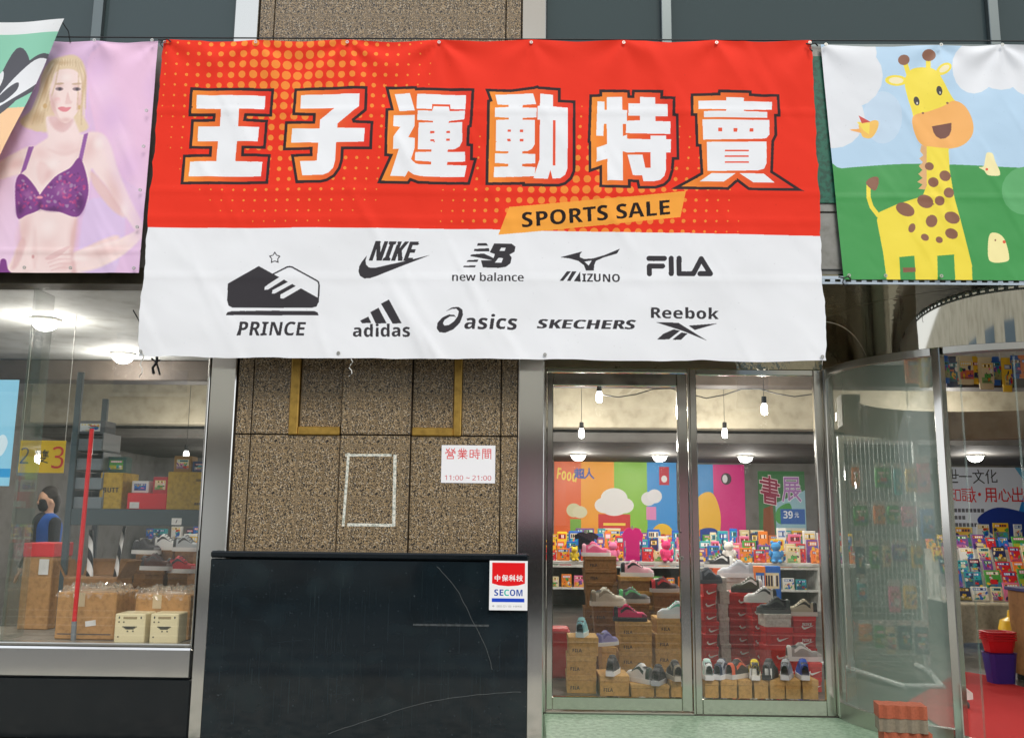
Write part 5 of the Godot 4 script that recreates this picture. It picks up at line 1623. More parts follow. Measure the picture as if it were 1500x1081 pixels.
	for k in toys:
		plush(Vector3(k[0], 0.902, -4.085), 0.13 + 0.03 * sin(k[0] * 9), k[1], "%s plush toy sitting at the front of the display table" % k[2])
	for k in [[1104, 1120, 829, 905, c8(232, 120, 40), "tall orange display carton standing by the display table"], [1117, 1142, 829, 890, c8(30, 110, 200), "tall blue display carton standing by the display table"]]:
		var a := W(k[0], k[2], -3.3)
		var b := W(k[1], k[2], -3.3)
		goods_box(Vector3((a.x + b.x) / 2, 0, -3.3), Vector3(b.x - a.x, a.y, 0.12), k[4], "orange" if k[0] == 1104 else "blue", k[5], "display cartons")

var hues := {"red": c8(212, 40, 44), "yellow": c8(244, 202, 50), "blue": c8(36, 104, 196), "green": c8(84, 168, 76), "white": c8(236, 234, 228), "pink": c8(236, 126, 164), "orange": c8(240, 134, 44), "navy": c8(40, 48, 90), "purple": c8(126, 76, 156), "teal": c8(56, 168, 174), "cream": c8(232, 216, 176)}
func cover(key: String, i: int) -> StandardMaterial3D:      # printed fronts of books and packages: a ground colour, blots, a picture and lines of type
	var called := "cover %s %d" % [key, i]
	if not mats.has(called):
		var own := RandomNumberGenerator.new()
		own.seed = hash(called)
		var cv := canvas(96, 128, hues[key])
		var names := hues.keys()
		var pick := func() -> Color: return hues[names[own.randi() % names.size()]]
		rect(cv, 0, own.randf_range(50, 75), 100, 100, hues[key].lerp(pick.call(), 0.6))
		for k in 7:
			oval(cv, own.randf_range(5, 95), own.randf_range(30, 95), own.randf_range(6, 20), own.randf_range(5, 16), pick.call(), own.randf() * 3)
		for k in 4:
			rect(cv, own.randf_range(5, 60), own.randf_range(35, 90), own.randf_range(30, 95), own.randf_range(40, 95), pick.call()) if k == 0 else oval(cv, own.randf_range(20, 80), own.randf_range(40, 85), 4, 4, c8(40, 36, 40))
		rect(cv, 8, 7, 92, 26, pick.call())
		for k in 5:
			rect(cv, 12 + k * 15.5, 10, 23 + k * 15.5, 23, c8(246, 246, 240) if own.randf() < 0.6 else c8(50, 40, 60))
		for k in 3:
			rect(cv, 10, 88 + k * 4, own.randf_range(40, 90), 90 + k * 4, c8(60, 56, 60))
		mats[called] = printed(called, cv, 0.35)
	return mats[called]
func plush(at: Vector3, size: float, c: Color, label: String) -> void:      # a plain stuffed toy: body, head, ears, paws
	var o := thing("plush_toy", label, "toy", at, rng.randf_range(-0.4, 0.4), "plush toys on the display table")
	o.scale = Vector3.ONE * size
	var ball := lathe([Vector2(0, -1), Vector2(0.5, -0.86), Vector2(0.86, -0.5), Vector2(1, 0), Vector2(0.86, 0.5), Vector2(0.5, 0.86), Vector2(0, 1)], 14)
	for k in [["body", Vector3(0, 0.5, 0), Vector3(0.42, 0.5, 0.36)], ["head", Vector3(0, 1.22, 0.04), Vector3(0.38, 0.34, 0.34)], ["ear", Vector3(-0.28, 1.52, 0), Vector3(0.13, 0.15, 0.08)], ["ear", Vector3(0.28, 1.52, 0), Vector3(0.13, 0.15, 0.08)], ["paw", Vector3(-0.42, 0.7, 0.14), Vector3(0.14, 0.26, 0.14)], ["paw", Vector3(0.42, 0.7, 0.14), Vector3(0.14, 0.26, 0.14)], ["foot", Vector3(-0.24, 0.14, 0.3), Vector3(0.17, 0.14, 0.26)], ["foot", Vector3(0.24, 0.14, 0.3), Vector3(0.17, 0.14, 0.26)]]:
		var p := part(o, k[0], ball, shade_mat(c, 0.95), k[1])
		p.scale = k[2]
func goods_box(at: Vector3, s: Vector3, c: Color, key: String, label: String, group: String) -> void:
	var o := thing("boxed_goods", label, "package", at, rng.randf_range(-0.12, 0.12), group)
	part(o, "carton", cube(s, 0.004), shade_mat(c, 0.4), Vector3(0, s.y / 2, 0))
	part(o, "printed_front", panel_mesh(snappedf(s.x - 0.008, 0.01), snappedf(s.y - 0.008, 0.01), 0.002), cover(key, rng.randi() % 3), Vector3(0, s.y / 2, s.z / 2 + 0.001))
func shirt(k: Array) -> void:
	var a := W(k[0], k[2], k[4])
	var b := W(k[1], k[3], k[4])
	var w := b.x - a.x
	var h := (a.y - b.y) * 1.25
	var o := thing("t_shirt_stand", k[6], "shirt stand", Vector3((a.x + b.x) / 2, 0, k[4]))
	part(o, "pole", rod(Vector3(0, 0.02, -0.03), Vector3(0, a.y + 0.03, -0.03), 0.01), brushed)
	part(o, "foot", cube(Vector3(0.3, 0.02, 0.3), 0.004), brushed, Vector3(0, 0.01, -0.03))
	var st := tool()
	prism(st, PackedVector2Array([Vector2(-0.36 * w, -h), Vector2(0.36 * w, -h), Vector2(0.36 * w, -0.36 * h), Vector2(0.5 * w, -0.42 * h), Vector2(0.56 * w, -0.2 * h), Vector2(0.34 * w, 0), Vector2(0.13 * w, 0.03 * h), Vector2(0, -0.06 * h), Vector2(-0.13 * w, 0.03 * h), Vector2(-0.34 * w, 0), Vector2(-0.56 * w, -0.2 * h), Vector2(-0.5 * w, -0.42 * h), Vector2(-0.36 * w, -0.36 * h)]), -0.015, 0.015)
	part(o, "shirt", st.commit(), shade_mat(k[5], 0.9), Vector3(0, a.y, 0))

# ---------------------------------------------------------------- a body as one continuous skin: tapered bones joined smoothly, meshed as surface nets
func nets(bones: Array, lo: Vector3, hi: Vector3, cell: float, blend := 0.03) -> Mesh:
	var n := Vector3i(((hi - lo) / cell).ceil()) + Vector3i.ONE
	var f := PackedFloat32Array()
	f.resize(n.x * n.y * n.z)
	for k in n.z:
		for j in n.y:
			for i in n.x:
				var p := lo + Vector3(i, j, k) * cell
				var d := 1.0
				for b in bones:
					var ab: Vector3 = b[1] - b[0]
					var t := clampf((p - b[0]).dot(ab) / maxf(ab.length_squared(), 1e-9), 0, 1)
					var q: Vector3 = p - b[0] - ab * t
					if b.size() > 4:
						q = q / b[4]
					var e: float = q.length() - lerpf(b[2], b[3], t)
					var h := maxf(blend - absf(d - e), 0) / blend
					d = minf(d, e) - h * h * blend * 0.25
				f[(k * n.y + j) * n.x + i] = d
	var at := {}
	var v := PackedVector3Array()
	var nor := PackedVector3Array()
	for k in n.z - 1:
		for j in n.y - 1:
			for i in n.x - 1:
				var o := (k * n.y + j) * n.x + i
				var c := [f[o], f[o + 1], f[o + n.x], f[o + n.x + 1], f[o + n.x * n.y], f[o + n.x * n.y + 1], f[o + n.x * n.y + n.x], f[o + n.x * n.y + n.x + 1]]
				var inside := 0
				for x in c:
					inside += 1 if x < 0 else 0
				if inside == 0 or inside == 8:
					continue
				var s := Vector3.ZERO
				var m := 0
				for e in [[0, 1], [2, 3], [4, 5], [6, 7], [0, 2], [1, 3], [4, 6], [5, 7], [0, 4], [1, 5], [2, 6], [3, 7]]:
					var a: float = c[e[0]]
					var b: float = c[e[1]]
					if (a < 0) != (b < 0):
						var pa := Vector3(e[0] & 1, (e[0] >> 1) & 1, e[0] >> 2)
						var pb := Vector3(e[1] & 1, (e[1] >> 1) & 1, e[1] >> 2)
						s += pa.lerp(pb, a / (a - b))
						m += 1
				at[o] = v.size()
				v.append(lo + (Vector3(i, j, k) + s / m) * cell)
				nor.append(Vector3(c[1] + c[3] + c[5] + c[7] - c[0] - c[2] - c[4] - c[6], c[2] + c[3] + c[6] + c[7] - c[0] - c[1] - c[4] - c[5], c[4] + c[5] + c[6] + c[7] - c[0] - c[1] - c[2] - c[3]).normalized())
	var ix := PackedInt32Array()
	var step := [1, n.x, n.x * n.y]
	for k in range(1, n.z - 1):
		for j in range(1, n.y - 1):
			for i in range(1, n.x - 1):
				var o := (k * n.y + j) * n.x + i
				for ax in 3:
					var o2: int = o + step[ax]
					if (f[o] < 0) == (f[o2] < 0):
						continue
					var u: int = step[(ax + 1) % 3]
					var w: int = step[(ax + 2) % 3]
					var q := [at.get(o, -1), at.get(o - u, -1), at.get(o - u - w, -1), at.get(o - w, -1)]
					if q.has(-1):
						continue
					if f[o] < 0:
						ix.append_array([q[0], q[2], q[1], q[0], q[3], q[2]])
					else:
						ix.append_array([q[0], q[1], q[2], q[0], q[2], q[3]])
	var arr := []
	arr.resize(Mesh.ARRAY_MAX)
	arr[Mesh.ARRAY_VERTEX] = v
	arr[Mesh.ARRAY_NORMAL] = nor
	arr[Mesh.ARRAY_INDEX] = ix
	var out := ArrayMesh.new()
	out.add_surface_from_arrays(Mesh.PRIMITIVE_TRIANGLES, arr)
	return out

func make_person() -> void:
	var p := W(72, 735, -2.7)
	var o := thing("person", "masked person in blue vest over black standing inside behind the shelving", "person", Vector3(p.x, 0, -2.7), -0.7)
	var skin := shade_mat(c8(214, 168, 140), 0.55)
	var body := [
		[Vector3(0, 1.5, 0.02), Vector3(0, 1.53, 0.025), 0.078, 0.08, Vector3(0.92, 1.25, 1.1)], [Vector3(0, 1.33, 0), Vector3(0, 1.45, 0.01), 0.05, 0.05],
		[Vector3(0, 0.98, 0), Vector3(0, 1.22, 0), 0.13, 0.15, Vector3(1.15, 1, 0.75)], [Vector3(-0.15, 1.29, 0), Vector3(0.15, 1.29, 0), 0.06, 0.06], [Vector3(0, 0.9, 0), Vector3(0, 0.98, 0), 0.14, 0.13, Vector3(1.15, 1, 0.8)]]
	for s in [-1.0, 1.0]:
		body.append([Vector3(s * 0.18, 1.28, 0), Vector3(s * 0.24, 1.02, 0.02), 0.05, 0.04])
		body.append([Vector3(s * 0.24, 1.02, 0.02), Vector3(s * 0.2, 0.82, 0.14), 0.04, 0.03])
		body.append([Vector3(s * 0.2, 0.82, 0.14), Vector3(s * 0.19, 0.75, 0.17), 0.03, 0.018])
		for k in 4:
			body.append([Vector3(s * (0.17 + k * 0.014), 0.74, 0.18), Vector3(s * (0.17 + k * 0.012), 0.67 + absf(k - 1.5) * 0.008, 0.195), 0.009, 0.008])
		body.append([Vector3(s * 0.165, 0.78, 0.17), Vector3(s * 0.14, 0.72, 0.2), 0.01, 0.009])
		body.append([Vector3(s * 0.085, 0.88, 0), Vector3(s * 0.09, 0.48, 0.01), 0.085, 0.055])
		body.append([Vector3(s * 0.09, 0.48, 0.01), Vector3(s * 0.09, 0.09, -0.02), 0.055, 0.038])
		body.append([Vector3(s * 0.09, 0.04, -0.04), Vector3(s * 0.1, 0.03, 0.12), 0.04, 0.03])
	body.append([Vector3(0, 1.5, 0.1), Vector3(0, 1.485, 0.115), 0.012, 0.016])
	for s in [-1.0, 1.0]:
		body.append([Vector3(s * 0.078, 1.51, 0.02), Vector3(s * 0.082, 1.49, 0.015), 0.014, 0.01])
	part(o, "body", nets(body, Vector3(-0.34, 0.0, -0.18), Vector3(0.34, 1.68, 0.26), 0.0155, 0.025), skin)
	var vest := [[Vector3(0, 0.95, 0), Vector3(0, 1.22, 0), 0.155, 0.17, Vector3(1.12, 1, 0.78)], [Vector3(-0.14, 1.29, 0), Vector3(0.14, 1.29, 0), 0.07, 0.07]]
	part(o, "vest", nets(vest, Vector3(-0.26, 0.75, -0.2), Vector3(0.26, 1.42, 0.2), 0.018, 0.03), shade_mat(c8(26, 84, 166), 0.85))
	var tee := [[Vector3(0, 0.9, 0.035), Vector3(0, 1.27, 0.045), 0.12, 0.125, Vector3(0.6, 1, 0.9)]]
	for s in [-1.0, 1.0]:
		tee.append([Vector3(s * 0.17, 1.285, 0), Vector3(s * 0.238, 1.03, 0.02), 0.062, 0.05])
		tee.append([Vector3(s * 0.24, 1.02, 0.02), Vector3(s * 0.2, 0.83, 0.135), 0.052, 0.042])
	part(o, "shirt", nets(tee, Vector3(-0.34, 0.7, -0.14), Vector3(0.34, 1.42, 0.24), 0.018, 0.03), shade_mat(c8(34, 36, 42), 0.9))
	var legs := []
	for s in [-1.0, 1.0]:
		legs.append([Vector3(s * 0.08, 0.9, 0), Vector3(s * 0.09, 0.48, 0.01), 0.1, 0.07])
		legs.append([Vector3(s * 0.09, 0.48, 0.01), Vector3(s * 0.09, 0.1, -0.02), 0.07, 0.055])
	part(o, "trousers", nets(legs, Vector3(-0.24, 0.0, -0.16), Vector3(0.24, 1.04, 0.16), 0.02, 0.03), shade_mat(c8(44, 48, 60), 0.9))
	var hair := [[Vector3(0, 1.56, -0.005), Vector3(0, 1.58, 0.0), 0.09, 0.085, Vector3(0.98, 1.0, 1.05)], [Vector3(0, 1.5, -0.05), Vector3(0, 1.42, -0.06), 0.06, 0.04]]
	part(o, "hair", nets(hair, Vector3(-0.13, 1.34, -0.17), Vector3(0.13, 1.7, 0.085), 0.012, 0.03), shade_mat(c8(34, 28, 26), 0.7))
	var mask := [[Vector3(0, 1.45, 0.06), Vector3(0, 1.495, 0.07), 0.055, 0.055, Vector3(1.25, 1, 0.85)]]
	part(o, "face_mask", nets(mask, Vector3(-0.1, 1.36, -0.01), Vector3(0.1, 1.58, 0.17), 0.01, 0.02), shade_mat(c8(30, 32, 36), 0.9))
	for s in [-1.0, 1.0]:
		part(o, "eye", lathe([Vector2(0, -0.007), Vector2(0.006, -0.003), Vector2(0.006, 0.003), Vector2(0, 0.007)], 8), ink, Vector3(s * 0.031, 1.53, 0.103))

func carton(px0: float, px1: float, ytop: float, z: float, base: float, deep: float, label: String, m: Material, open := false, bag := false) -> Node3D:
	var a := W(px0, ytop, z)
	var b := W(px1, ytop, z)
	var w := b.x - a.x
	var h := (a.y + b.y) / 2 - base
	var o := thing("cardboard_carton", label, "box", Vector3((a.x + b.x) / 2, base, z - deep / 2), rng.randf_range(-0.06, 0.06))
	part(o, "body", cube(Vector3(w, h, deep), 0.008), m, Vector3(0, h / 2, 0))
	if open:
		for s in [-1.0, 1.0]:
			part(o, "flap", cube(Vector3(0.006, 0.14, deep * 0.95), 0.002), m, Vector3(s * (w / 2 + 0.03), h + 0.055, 0), Vector3(0, 0, -s * 0.5))
		part(o, "flap", cube(Vector3(w * 0.96, 0.13, 0.006), 0.002), m, Vector3(0, h + 0.06, -deep / 2 - 0.03), Vector3(-0.4, 0, 0))
	else:
		part(o, "tape", cube(Vector3(w * 0.99, 0.002, 0.05), 0), mat("clear_tape", c8(206, 186, 150), 0.15), Vector3(0, h + 0.0012, 0))
		part(o, "tape", cube(Vector3(0.06, 0.09, 0.002), 0), mat("clear_tape", c8(206, 186, 150), 0.15), Vector3(-w * 0.1, h - 0.046, deep / 2 + 0.0012))
		part(o, "label", cube(Vector3(0.07, 0.035, 0.002), 0), white, Vector3(w * 0.1, h * 0.35, deep / 2 + 0.0012), Vector3(0, 0, 0.15))
		part(o, "seam", cube(Vector3(w * 0.9, 0.006, 0.002), 0), ink, Vector3(0, h * 0.12, deep / 2 + 0.0012))
	if bag:      # crumpled clear wrap over the top
		var n := FastNoiseLite.new()
		n.seed = 5
		n.frequency = 0.9
		n.fractal_octaves = 3
		var f := func(u: float, v: float) -> Vector3:
			var x := lerpf(-0.53, 0.53, u) * w
			var zz := lerpf(-0.52, 0.53, v) * deep
			var edge := maxf(absf(u - 0.5), absf(v - 0.5)) * 2
			return Vector3(x, h + 0.03 + 0.05 * n.get_noise_2d(u * 9 + w * 30, v * 9) - 0.05 * smoothstep(0.8, 1.0, edge), zz)
		part(o, "plastic_wrap", sheet(f, 26, 20), glass("clear_wrap", Color(0.95, 0.92, 0.85, 0.12), 0.08))
	return o

func make_window_display() -> void:
	var base := 0.551
	var kraft := mat("carton_card", c8(192, 146, 92), 0.85, 0.0, "grime", 2.5)
	carton(84, 172, 868, 0.7, base, 0.34, "taped brown carton with wrinkled plastic behind the red pole", kraft, false, true)
	carton(199, 281, 871, 0.66, base, 0.32, "taped brown carton with plastic wrap behind the cream metal boxes", kraft, false, true)
	carton(92, 172, 846, 0.3, base, 0.25, "open brown carton with raised flaps behind the taped one", mat("dark_card", c8(150, 112, 74), 0.9, 0.0, "grime", 2.5), true)
	# two cream metal boxes
	var cm := mat("cream_metal", c8(226, 214, 172), 0.45)
	for k in [[167, 211, "cream metal box with slotted front, beside the taped carton's label"], [219, 260, "cream metal box with slotted front, the one farther from the red pole"]]:
		var a := W(k[0], 899, 0.85)
		var b := W(k[1], 899, 0.85)
		var w := b.x - a.x
		var h := a.y - base
		var o := thing("cream_metal_box", k[2], "metal box", Vector3((a.x + b.x) / 2, base, 0.74), 0.03)
		part(o, "case", cube(Vector3(w, h, 0.2), 0.006), cm, Vector3(0, h / 2, 0))
		part(o, "slot", cube(Vector3(w * 0.45, 0.014, 0.004), 0.001), mat("slot_tan", c8(150, 132, 92), 0.7), Vector3(0, h * 0.86, 0.1))
		for x in [-0.36, 0.36]:
			part(o, "keyhole", cube(Vector3(0.008, 0.014, 0.004), 0.001), dark, Vector3(x * w, h * 0.87, 0.1))
		for j in 3:
			part(o, "vent", cube(Vector3(w * (0.48 - j * 0.1), 0.0045, 0.004), 0), dark, Vector3(0, h * (0.56 - j * 0.035), 0.1))
		for q in [[-0.36, 0.72], [-0.2, 0.72], [-0.06, 0.41], [0.12, 0.41], [-0.36, 0.22]]:
			part(o, "hole", cube(Vector3(0.008, 0.008, 0.004), 0), dark, Vector3(q[0] * w, q[1] * h, 0.1))
	# red pole leaning on the glass
	var p0 := W(106.5, 938, 0.86)
	var p1 := W(108, 910, 0.86)
	var p2 := W(134, 628, 0.9)
	var pole := thing("red_pole", "long bright red pole leaning behind the window glass", "pole", p0)
	part(pole, "shaft", rod(p1 - p0, p2 - p0, 0.0145, 12), mat("red_lacquer", c8(214, 26, 34), 0.3))
	part(pole, "ferrule", rod(Vector3.ZERO, (p1 - p0) * 0.999, 0.016, 12), mat("grey_plastic", c8(120, 126, 130), 0.5))
	# grey steel shelving unit
	var zf := 0.26
	var xl := W(103, 700, zf).x
	var xr := W(300, 700, zf).x
	var ys := W(200, 746, zf).y
	var yb := W(200, 770, zf).y
	var slate := mat("slate_steel", c8(74, 86, 90), 0.45, 0.3)
	var rack := thing("steel_shelving", "slate grey steel shelving unit inside the shop window", "shelf", Vector3((xl + xr) / 2, 0, 0.05))
	var off := -rack.position
	for z in [zf - 0.03, -0.2]:
		for x in [xl, xr]:
			var top := W(105, 545, zf).y if z > 0 else W(177, 585, -0.2).y
			block(rack, "post", Vector3(x - 0.022, base if z > 0 else 0.0, z) + off, Vector3(x + 0.022, top, z + 0.03) + off, slate)
	block(rack, "beam", Vector3(xl + 0.023, yb, zf - 0.028) + off, Vector3(xr - 0.023, ys, zf - 0.003) + off, slate)
	block(rack, "shelf_board", Vector3(xl + 0.023, ys - 0.02, -0.2) + off, Vector3(xr - 0.023, ys - 0.002, zf - 0.029) + off, slate)
	var tg := W(258, 764, zf)
	part(rack, "price_card", panel_mesh(0.072, 0.048, 0.002), white, Vector3(tg.x, tg.y, zf) + off)
	part(rack, "card_mark", cube(Vector3(0.005, 0.024, 0.001), 0), ink, Vector3(tg.x, tg.y, zf + 0.0022) + off, Vector3(0, 0, -0.35))
	var bin := mat("drawer_grey", c8(120, 128, 132), 0.45)
	for i in 4:      # stacked open-fronted plastic drawers
		var a := W(101, 748 - i * 28, 0.16)
		var b := W(147, 748 - i * 28, 0.16)
		var h := W(101, 748 - (i + 1) * 28, 0.16).y - a.y
		var w := b.x - a.x
		var o := thing("plastic_drawer", "grey open-fronted plastic drawer, %s in the stack on the shelving" % ["lowest", "second up", "third up", "topmost"][i], "drawer", Vector3((a.x + b.x) / 2, ys + i * h, 0.0), 0, "stacked plastic drawers")
		block(o, "front", Vector3(-w / 2, 0.002, 0.15), Vector3(w / 2, h * 0.62, 0.16), bin)
		block(o, "bottom", Vector3(-w / 2, 0.0, -0.15), Vector3(w / 2, 0.006, 0.148), bin)
		for s in [-1, 1]:
			block(o, "side", Vector3(s * w / 2 - 0.004, 0.007, -0.15), Vector3(s * w / 2 + 0.004, h - 0.003, 0.148), bin)
		block(o, "back", Vector3(-w / 2 + 0.005, 0.007, -0.155), Vector3(w / 2 - 0.005, h - 0.003, -0.15), bin)
	var yel := mat("yellow_card", c8(196, 160, 54), 0.8, 0.0, "grime", 3.0)
	for k in [[147, 180, 692, yel, "yellow printed box beside the grey drawers", "BUTT"], [186, 244, 722, mat("red_tub", c8(222, 40, 50), 0.4), "bright red low box on the shelving", ""], [246, 298, 691, mat("ochre_card", c8(206, 166, 60), 0.8, 0.0, "grime", 3.0), "ochre carton with barcode at the end of the shelving", ""]]:
		var a := W(k[0], k[2], 0.14)
		var b := W(k[1], k[2], 0.14)
		var h := a.y - ys
		var w := b.x - a.x
		var o := thing("shelved_box", k[4], "box", Vector3((a.x + b.x) / 2, ys, 0.0))
		part(o, "carton", cube(Vector3(w, h, 0.28), 0.005), k[3], Vector3(0, h / 2, 0))
		if k[5]:
			part(o, "lettering", text_mesh(k[5], true, 0.002, 0.035), ink, Vector3(0, h * 0.52, 0.141), Vector3(0, 0, 0))
		elif k[0] == 246:
			for j in 6:
				part(o, "barcode_bar", cube(Vector3(0.003 + 0.002 * (j % 2), 0.018, 0.002), 0), ink, Vector3(w * 0.3 + j * 0.007, h * 0.16, 0.14))
				part(o, "barcode_bar", cube(Vector3(0.003 + 0.002 * (j % 2), 0.018, 0.002), 0), ink, Vector3(w * 0.3 + j * 0.007, h * 0.78, 0.14))
		else:
			part(o, "price_card", panel_mesh(0.07, 0.045, 0.002), white, Vector3(-w * 0.3, 0.03, 0.142))
	solo("blue_pack", cube(Vector3(0.2, 0.15, 0.1), 0.01), shade_mat(c8(52, 130, 200), 0.4), "blue and white pack standing behind the red low box", "package", Vector3(W(212, 700, -0.1).x, ys + 0.076, -0.1))
	# tall tan carton with a red rim
	var a := W(34, 795, 0.2)
	var b := W(78, 795, 0.2)
	var col := thing("red_rimmed_carton", "tall tan carton with a bright red rim beside the shelving post", "box", Vector3((a.x + b.x) / 2, base, 0.05))
	var hh := a.y - base
	part(col, "body", cube(Vector3(b.x - a.x, hh - 0.1, 0.28), 0.006), kraft, Vector3(0, (hh - 0.1) / 2, 0))
	part(col, "rim", cube(Vector3(b.x - a.x + 0.008, 0.1, 0.288), 0.006), mat("red_tub", c8(222, 40, 50)), Vector3(0, hh - 0.05, 0))
	part(col, "hang_tag", panel_mesh(0.07, 0.11, 0.002), white, Vector3(0.05, hh - 0.17, 0.146))
	# the yellow offer board
	a = W(30, 645, -0.6)
	b = W(92, 693, -0.6)
	var cv := canvas(620, 480, c8(246, 206, 20))
	letters(cv, "2", Vector2(2, 72), Vector2(21, 72), Vector2(2, 22), c8(44, 60, 90), false)
	han(cv, "雙", 34, 30, 30, 0.9, c8(40, 44, 40))
	letters(cv, "3", Vector2(72, 86), Vector2(98, 86), Vector2(72, 18), c8(220, 44, 40), false)
	var y := (a.y + b.y) / 2
	var sb := thing("offer_board", "yellow offer board with 2 and 3 hanging inside the shop window", "sign", Vector3((a.x + b.x) / 2, y, -0.6))
	part(sb, "board", panel_mesh(b.x - a.x, a.y - b.y, 0.006), printed("offer_print", cv, 0.4))
	for s in [-1, 1]:
		part(sb, "string", rod(Vector3(s * 0.18, (a.y - b.y) / 2 - 0.004, 0), Vector3(s * 0.18, 3.02 - y, 0), 0.003, 4), white)
	# sky blue poster on the glass
	a = W(-70, 556, 0.93)
	b = W(13, 712, 0.93)
	cv = canvas(300, 560, c8(150, 214, 240))
	rect(cv, 0, 84, 100, 92, c8(40, 160, 220))
	curvy(cv, "70,60 84,52 92,60 84,72 70,70", c8(220, 240, 248))
	solo("sky_blue_poster", panel_mesh(b.x - a.x, a.y - b.y, 0.003), printed("sky_poster_print", cv, 0.3), "sky blue poster stuck inside the shop window", "poster", Vector3((a.x + b.x) / 2, (a.y + b.y) / 2, 0.936))
	# curled striped tapes
	for k in [[138, 776, 828, 24, -0.3, "black and white striped tape strip standing in the open carton"], [172, 770, 830, 16, 0.5, "black and white striped tape strip curling over behind the red pole"]]:
		var c := canvas(64, 256, c8(232, 232, 230))
		for j in 5:
			poly(c, "0,%d 100,%d 100,%d 0,%d" % [j * 24 - 6, j * 24 + 6, j * 24 + 17, j * 24 + 5], c8(36, 36, 40))
		var q0 := W(k[0], k[1], 0.18)
		var q1 := W(k[0] - 5, k[2], 0.18)
		var bend: float = k[4]
		var f := func(u: float, v: float) -> Vector3:
			return Vector3(lerpf(q0.x, q1.x, v) + (u - 0.5) * k[3] * 0.0032 * (0.35 + 0.65 * v) + bend * 0.16 * pow(1 - v, 2) * 0.6, lerpf(q0.y, base + 0.02, v) - absf(bend) * 0.03 * u, 0.18 - 0.03 * sin(u * 3) * (1 - v)) - Vector3(q1.x, base, 0.18)
		solo("striped_tape", sheet(f, 6, 18), printed("striped_tape_print", c, 0.4), k[5], "tape", Vector3(q1.x, base, 0.18))
	# boxes and shoes farther in, seen through the shelving
	var brown := mat("brown_box", c8(150, 106, 62), 0.85, 0.0, "grime", 3.0)
	var wht := c8(232, 232, 230)
	var set := [[196, 222, 812, -1.6, c8(60, 56, 60), "black"], [226, 252, 806, -1.7, wht, "white"], [256, 284, 808, -1.6, c8(190, 196, 200), "pale grey"], [210, 238, 836, -1.2, c8(90, 60, 56), "brown"], [246, 276, 840, -1.2, c8(200, 60, 70), "red"]]
	for s in set:
		var t := stack(s[0], s[1], s[2], s[3], brown, brown, "brown shoe box in the stack under the %s sneaker inside the window" % s[5], "", "shoe boxes behind the shop window")
		shoe(t + Vector3(0, 0, 0.08), rng.randf_range(-20, 20), s[4], wht, c8(60, 60, 64), "%s sneaker on brown boxes inside the shop window" % s[5])
	var clutter := [[101, 147, 0.1, 0.16, c8(96, 100, 104), "grey lidded tub on top of the plastic drawers", -1], [150, 178, 0.12, 0.12, c8(60, 96, 90), "dark green box on top of the yellow printed box", -1], [190, 216, 0.09, 0.12, c8(226, 226, 222), "white small carton on the red low box", -1], [220, 242, 0.12, 0.1, c8(196, 60, 70), "crimson small carton on the red low box", -1], [250, 276, 0.12, 0.14, c8(160, 122, 70), "brown carton on top of the ochre carton", -1], [277, 297, 0.08, 0.14, c8(70, 84, 120), "slate blue carton on top of the ochre carton", -1]]
	var tops := [W(101, 748 - 112, 0.16).y, W(150, 692, 0.14).y, W(190, 722, 0.14).y, W(220, 722, 0.14).y, W(250, 691, 0.14).y, W(277, 691, 0.14).y]
	for i in clutter.size():
		var k: Array = clutter[i]
		var l := W(k[0], 700, 0.1).x
		var w: float = W(k[1], 700, 0.1).x - l
		var y2: float = ys + 4 * (W(101, 720, 0.16).y - W(101, 748, 0.16).y) if i == 0 else tops[i]
		var o := thing("stacked_carton", k[5], "box", Vector3(l + w / 2, y2 + 0.001, 0.0), rng.randf_range(-0.1, 0.1))
		part(o, "carton", cube(Vector3(w, k[2], k[3]), 0.005), shade_mat(k[4], 0.7), Vector3(0, k[2] / 2, 0))
		part(o, "printed_front", panel_mesh(snappedf(w * 0.7, 0.01), snappedf(k[2] * 0.6, 0.01), 0.002), cover(["white", "green", "blue", "cream", "cream", "navy"][i], i % 3), Vector3(0, k[2] / 2, k[3] / 2 + 0.0005))
	for i in 9:      # goods on a low table farther in
		var key: String = ["red", "white", "blue", "orange", "pink", "yellow", "green", "navy", "teal"][i]
		goods_box(Vector3(-3.75 + i * 0.2, 0.871, -2.95), Vector3(0.17, 0.16 + 0.05 * ((i * 7) % 4), 0.06), hues[key], key, "%s boxed goods on the low table behind the shelving" % key, "boxed goods behind the shelving")
	var lt := thing("low_table", "low dark table of boxed goods behind the shelving", "table", Vector3(-2.95, 0, -3.0))
	block(lt, "top", Vector3(-1.0, 0.84, -0.2), Vector3(1.0, 0.87, 0.2), slate)
	for x in [-0.95, 0.95]:
		for z in [-0.16, 0.16]:
			block(lt, "leg", Vector3(x - 0.02, 0, z - 0.02), Vector3(x + 0.02, 0.839, z + 0.02), slate)
	make_person()

# ---------------------------------------------------------------- the book corner seen through the round entrance
func book(at: Vector3, s: Vector3, lean: float, c: Color, key: String, label: String, group: String) -> void:
	var o := thing("picture_book", label, "book", at, rng.randf_range(-0.08, 0.08), group)
	var r := Vector3(-lean, 0, 0)
	var up := Vector3(0, cos(lean), -sin(lean)) * s.y / 2
	var out := Vector3(0, sin(lean), cos(lean))
	part(o, "cover", cube(s, 0.002), shade_mat(c, 0.35), up, r)
	part(o, "printed_front", panel_mesh(snappedf(s.x - 0.006, 0.01), snappedf(s.y - 0.006, 0.01), 0.002), cover(key, rng.randi() % 3), up + out * (s.z / 2 + 0.0004), r)

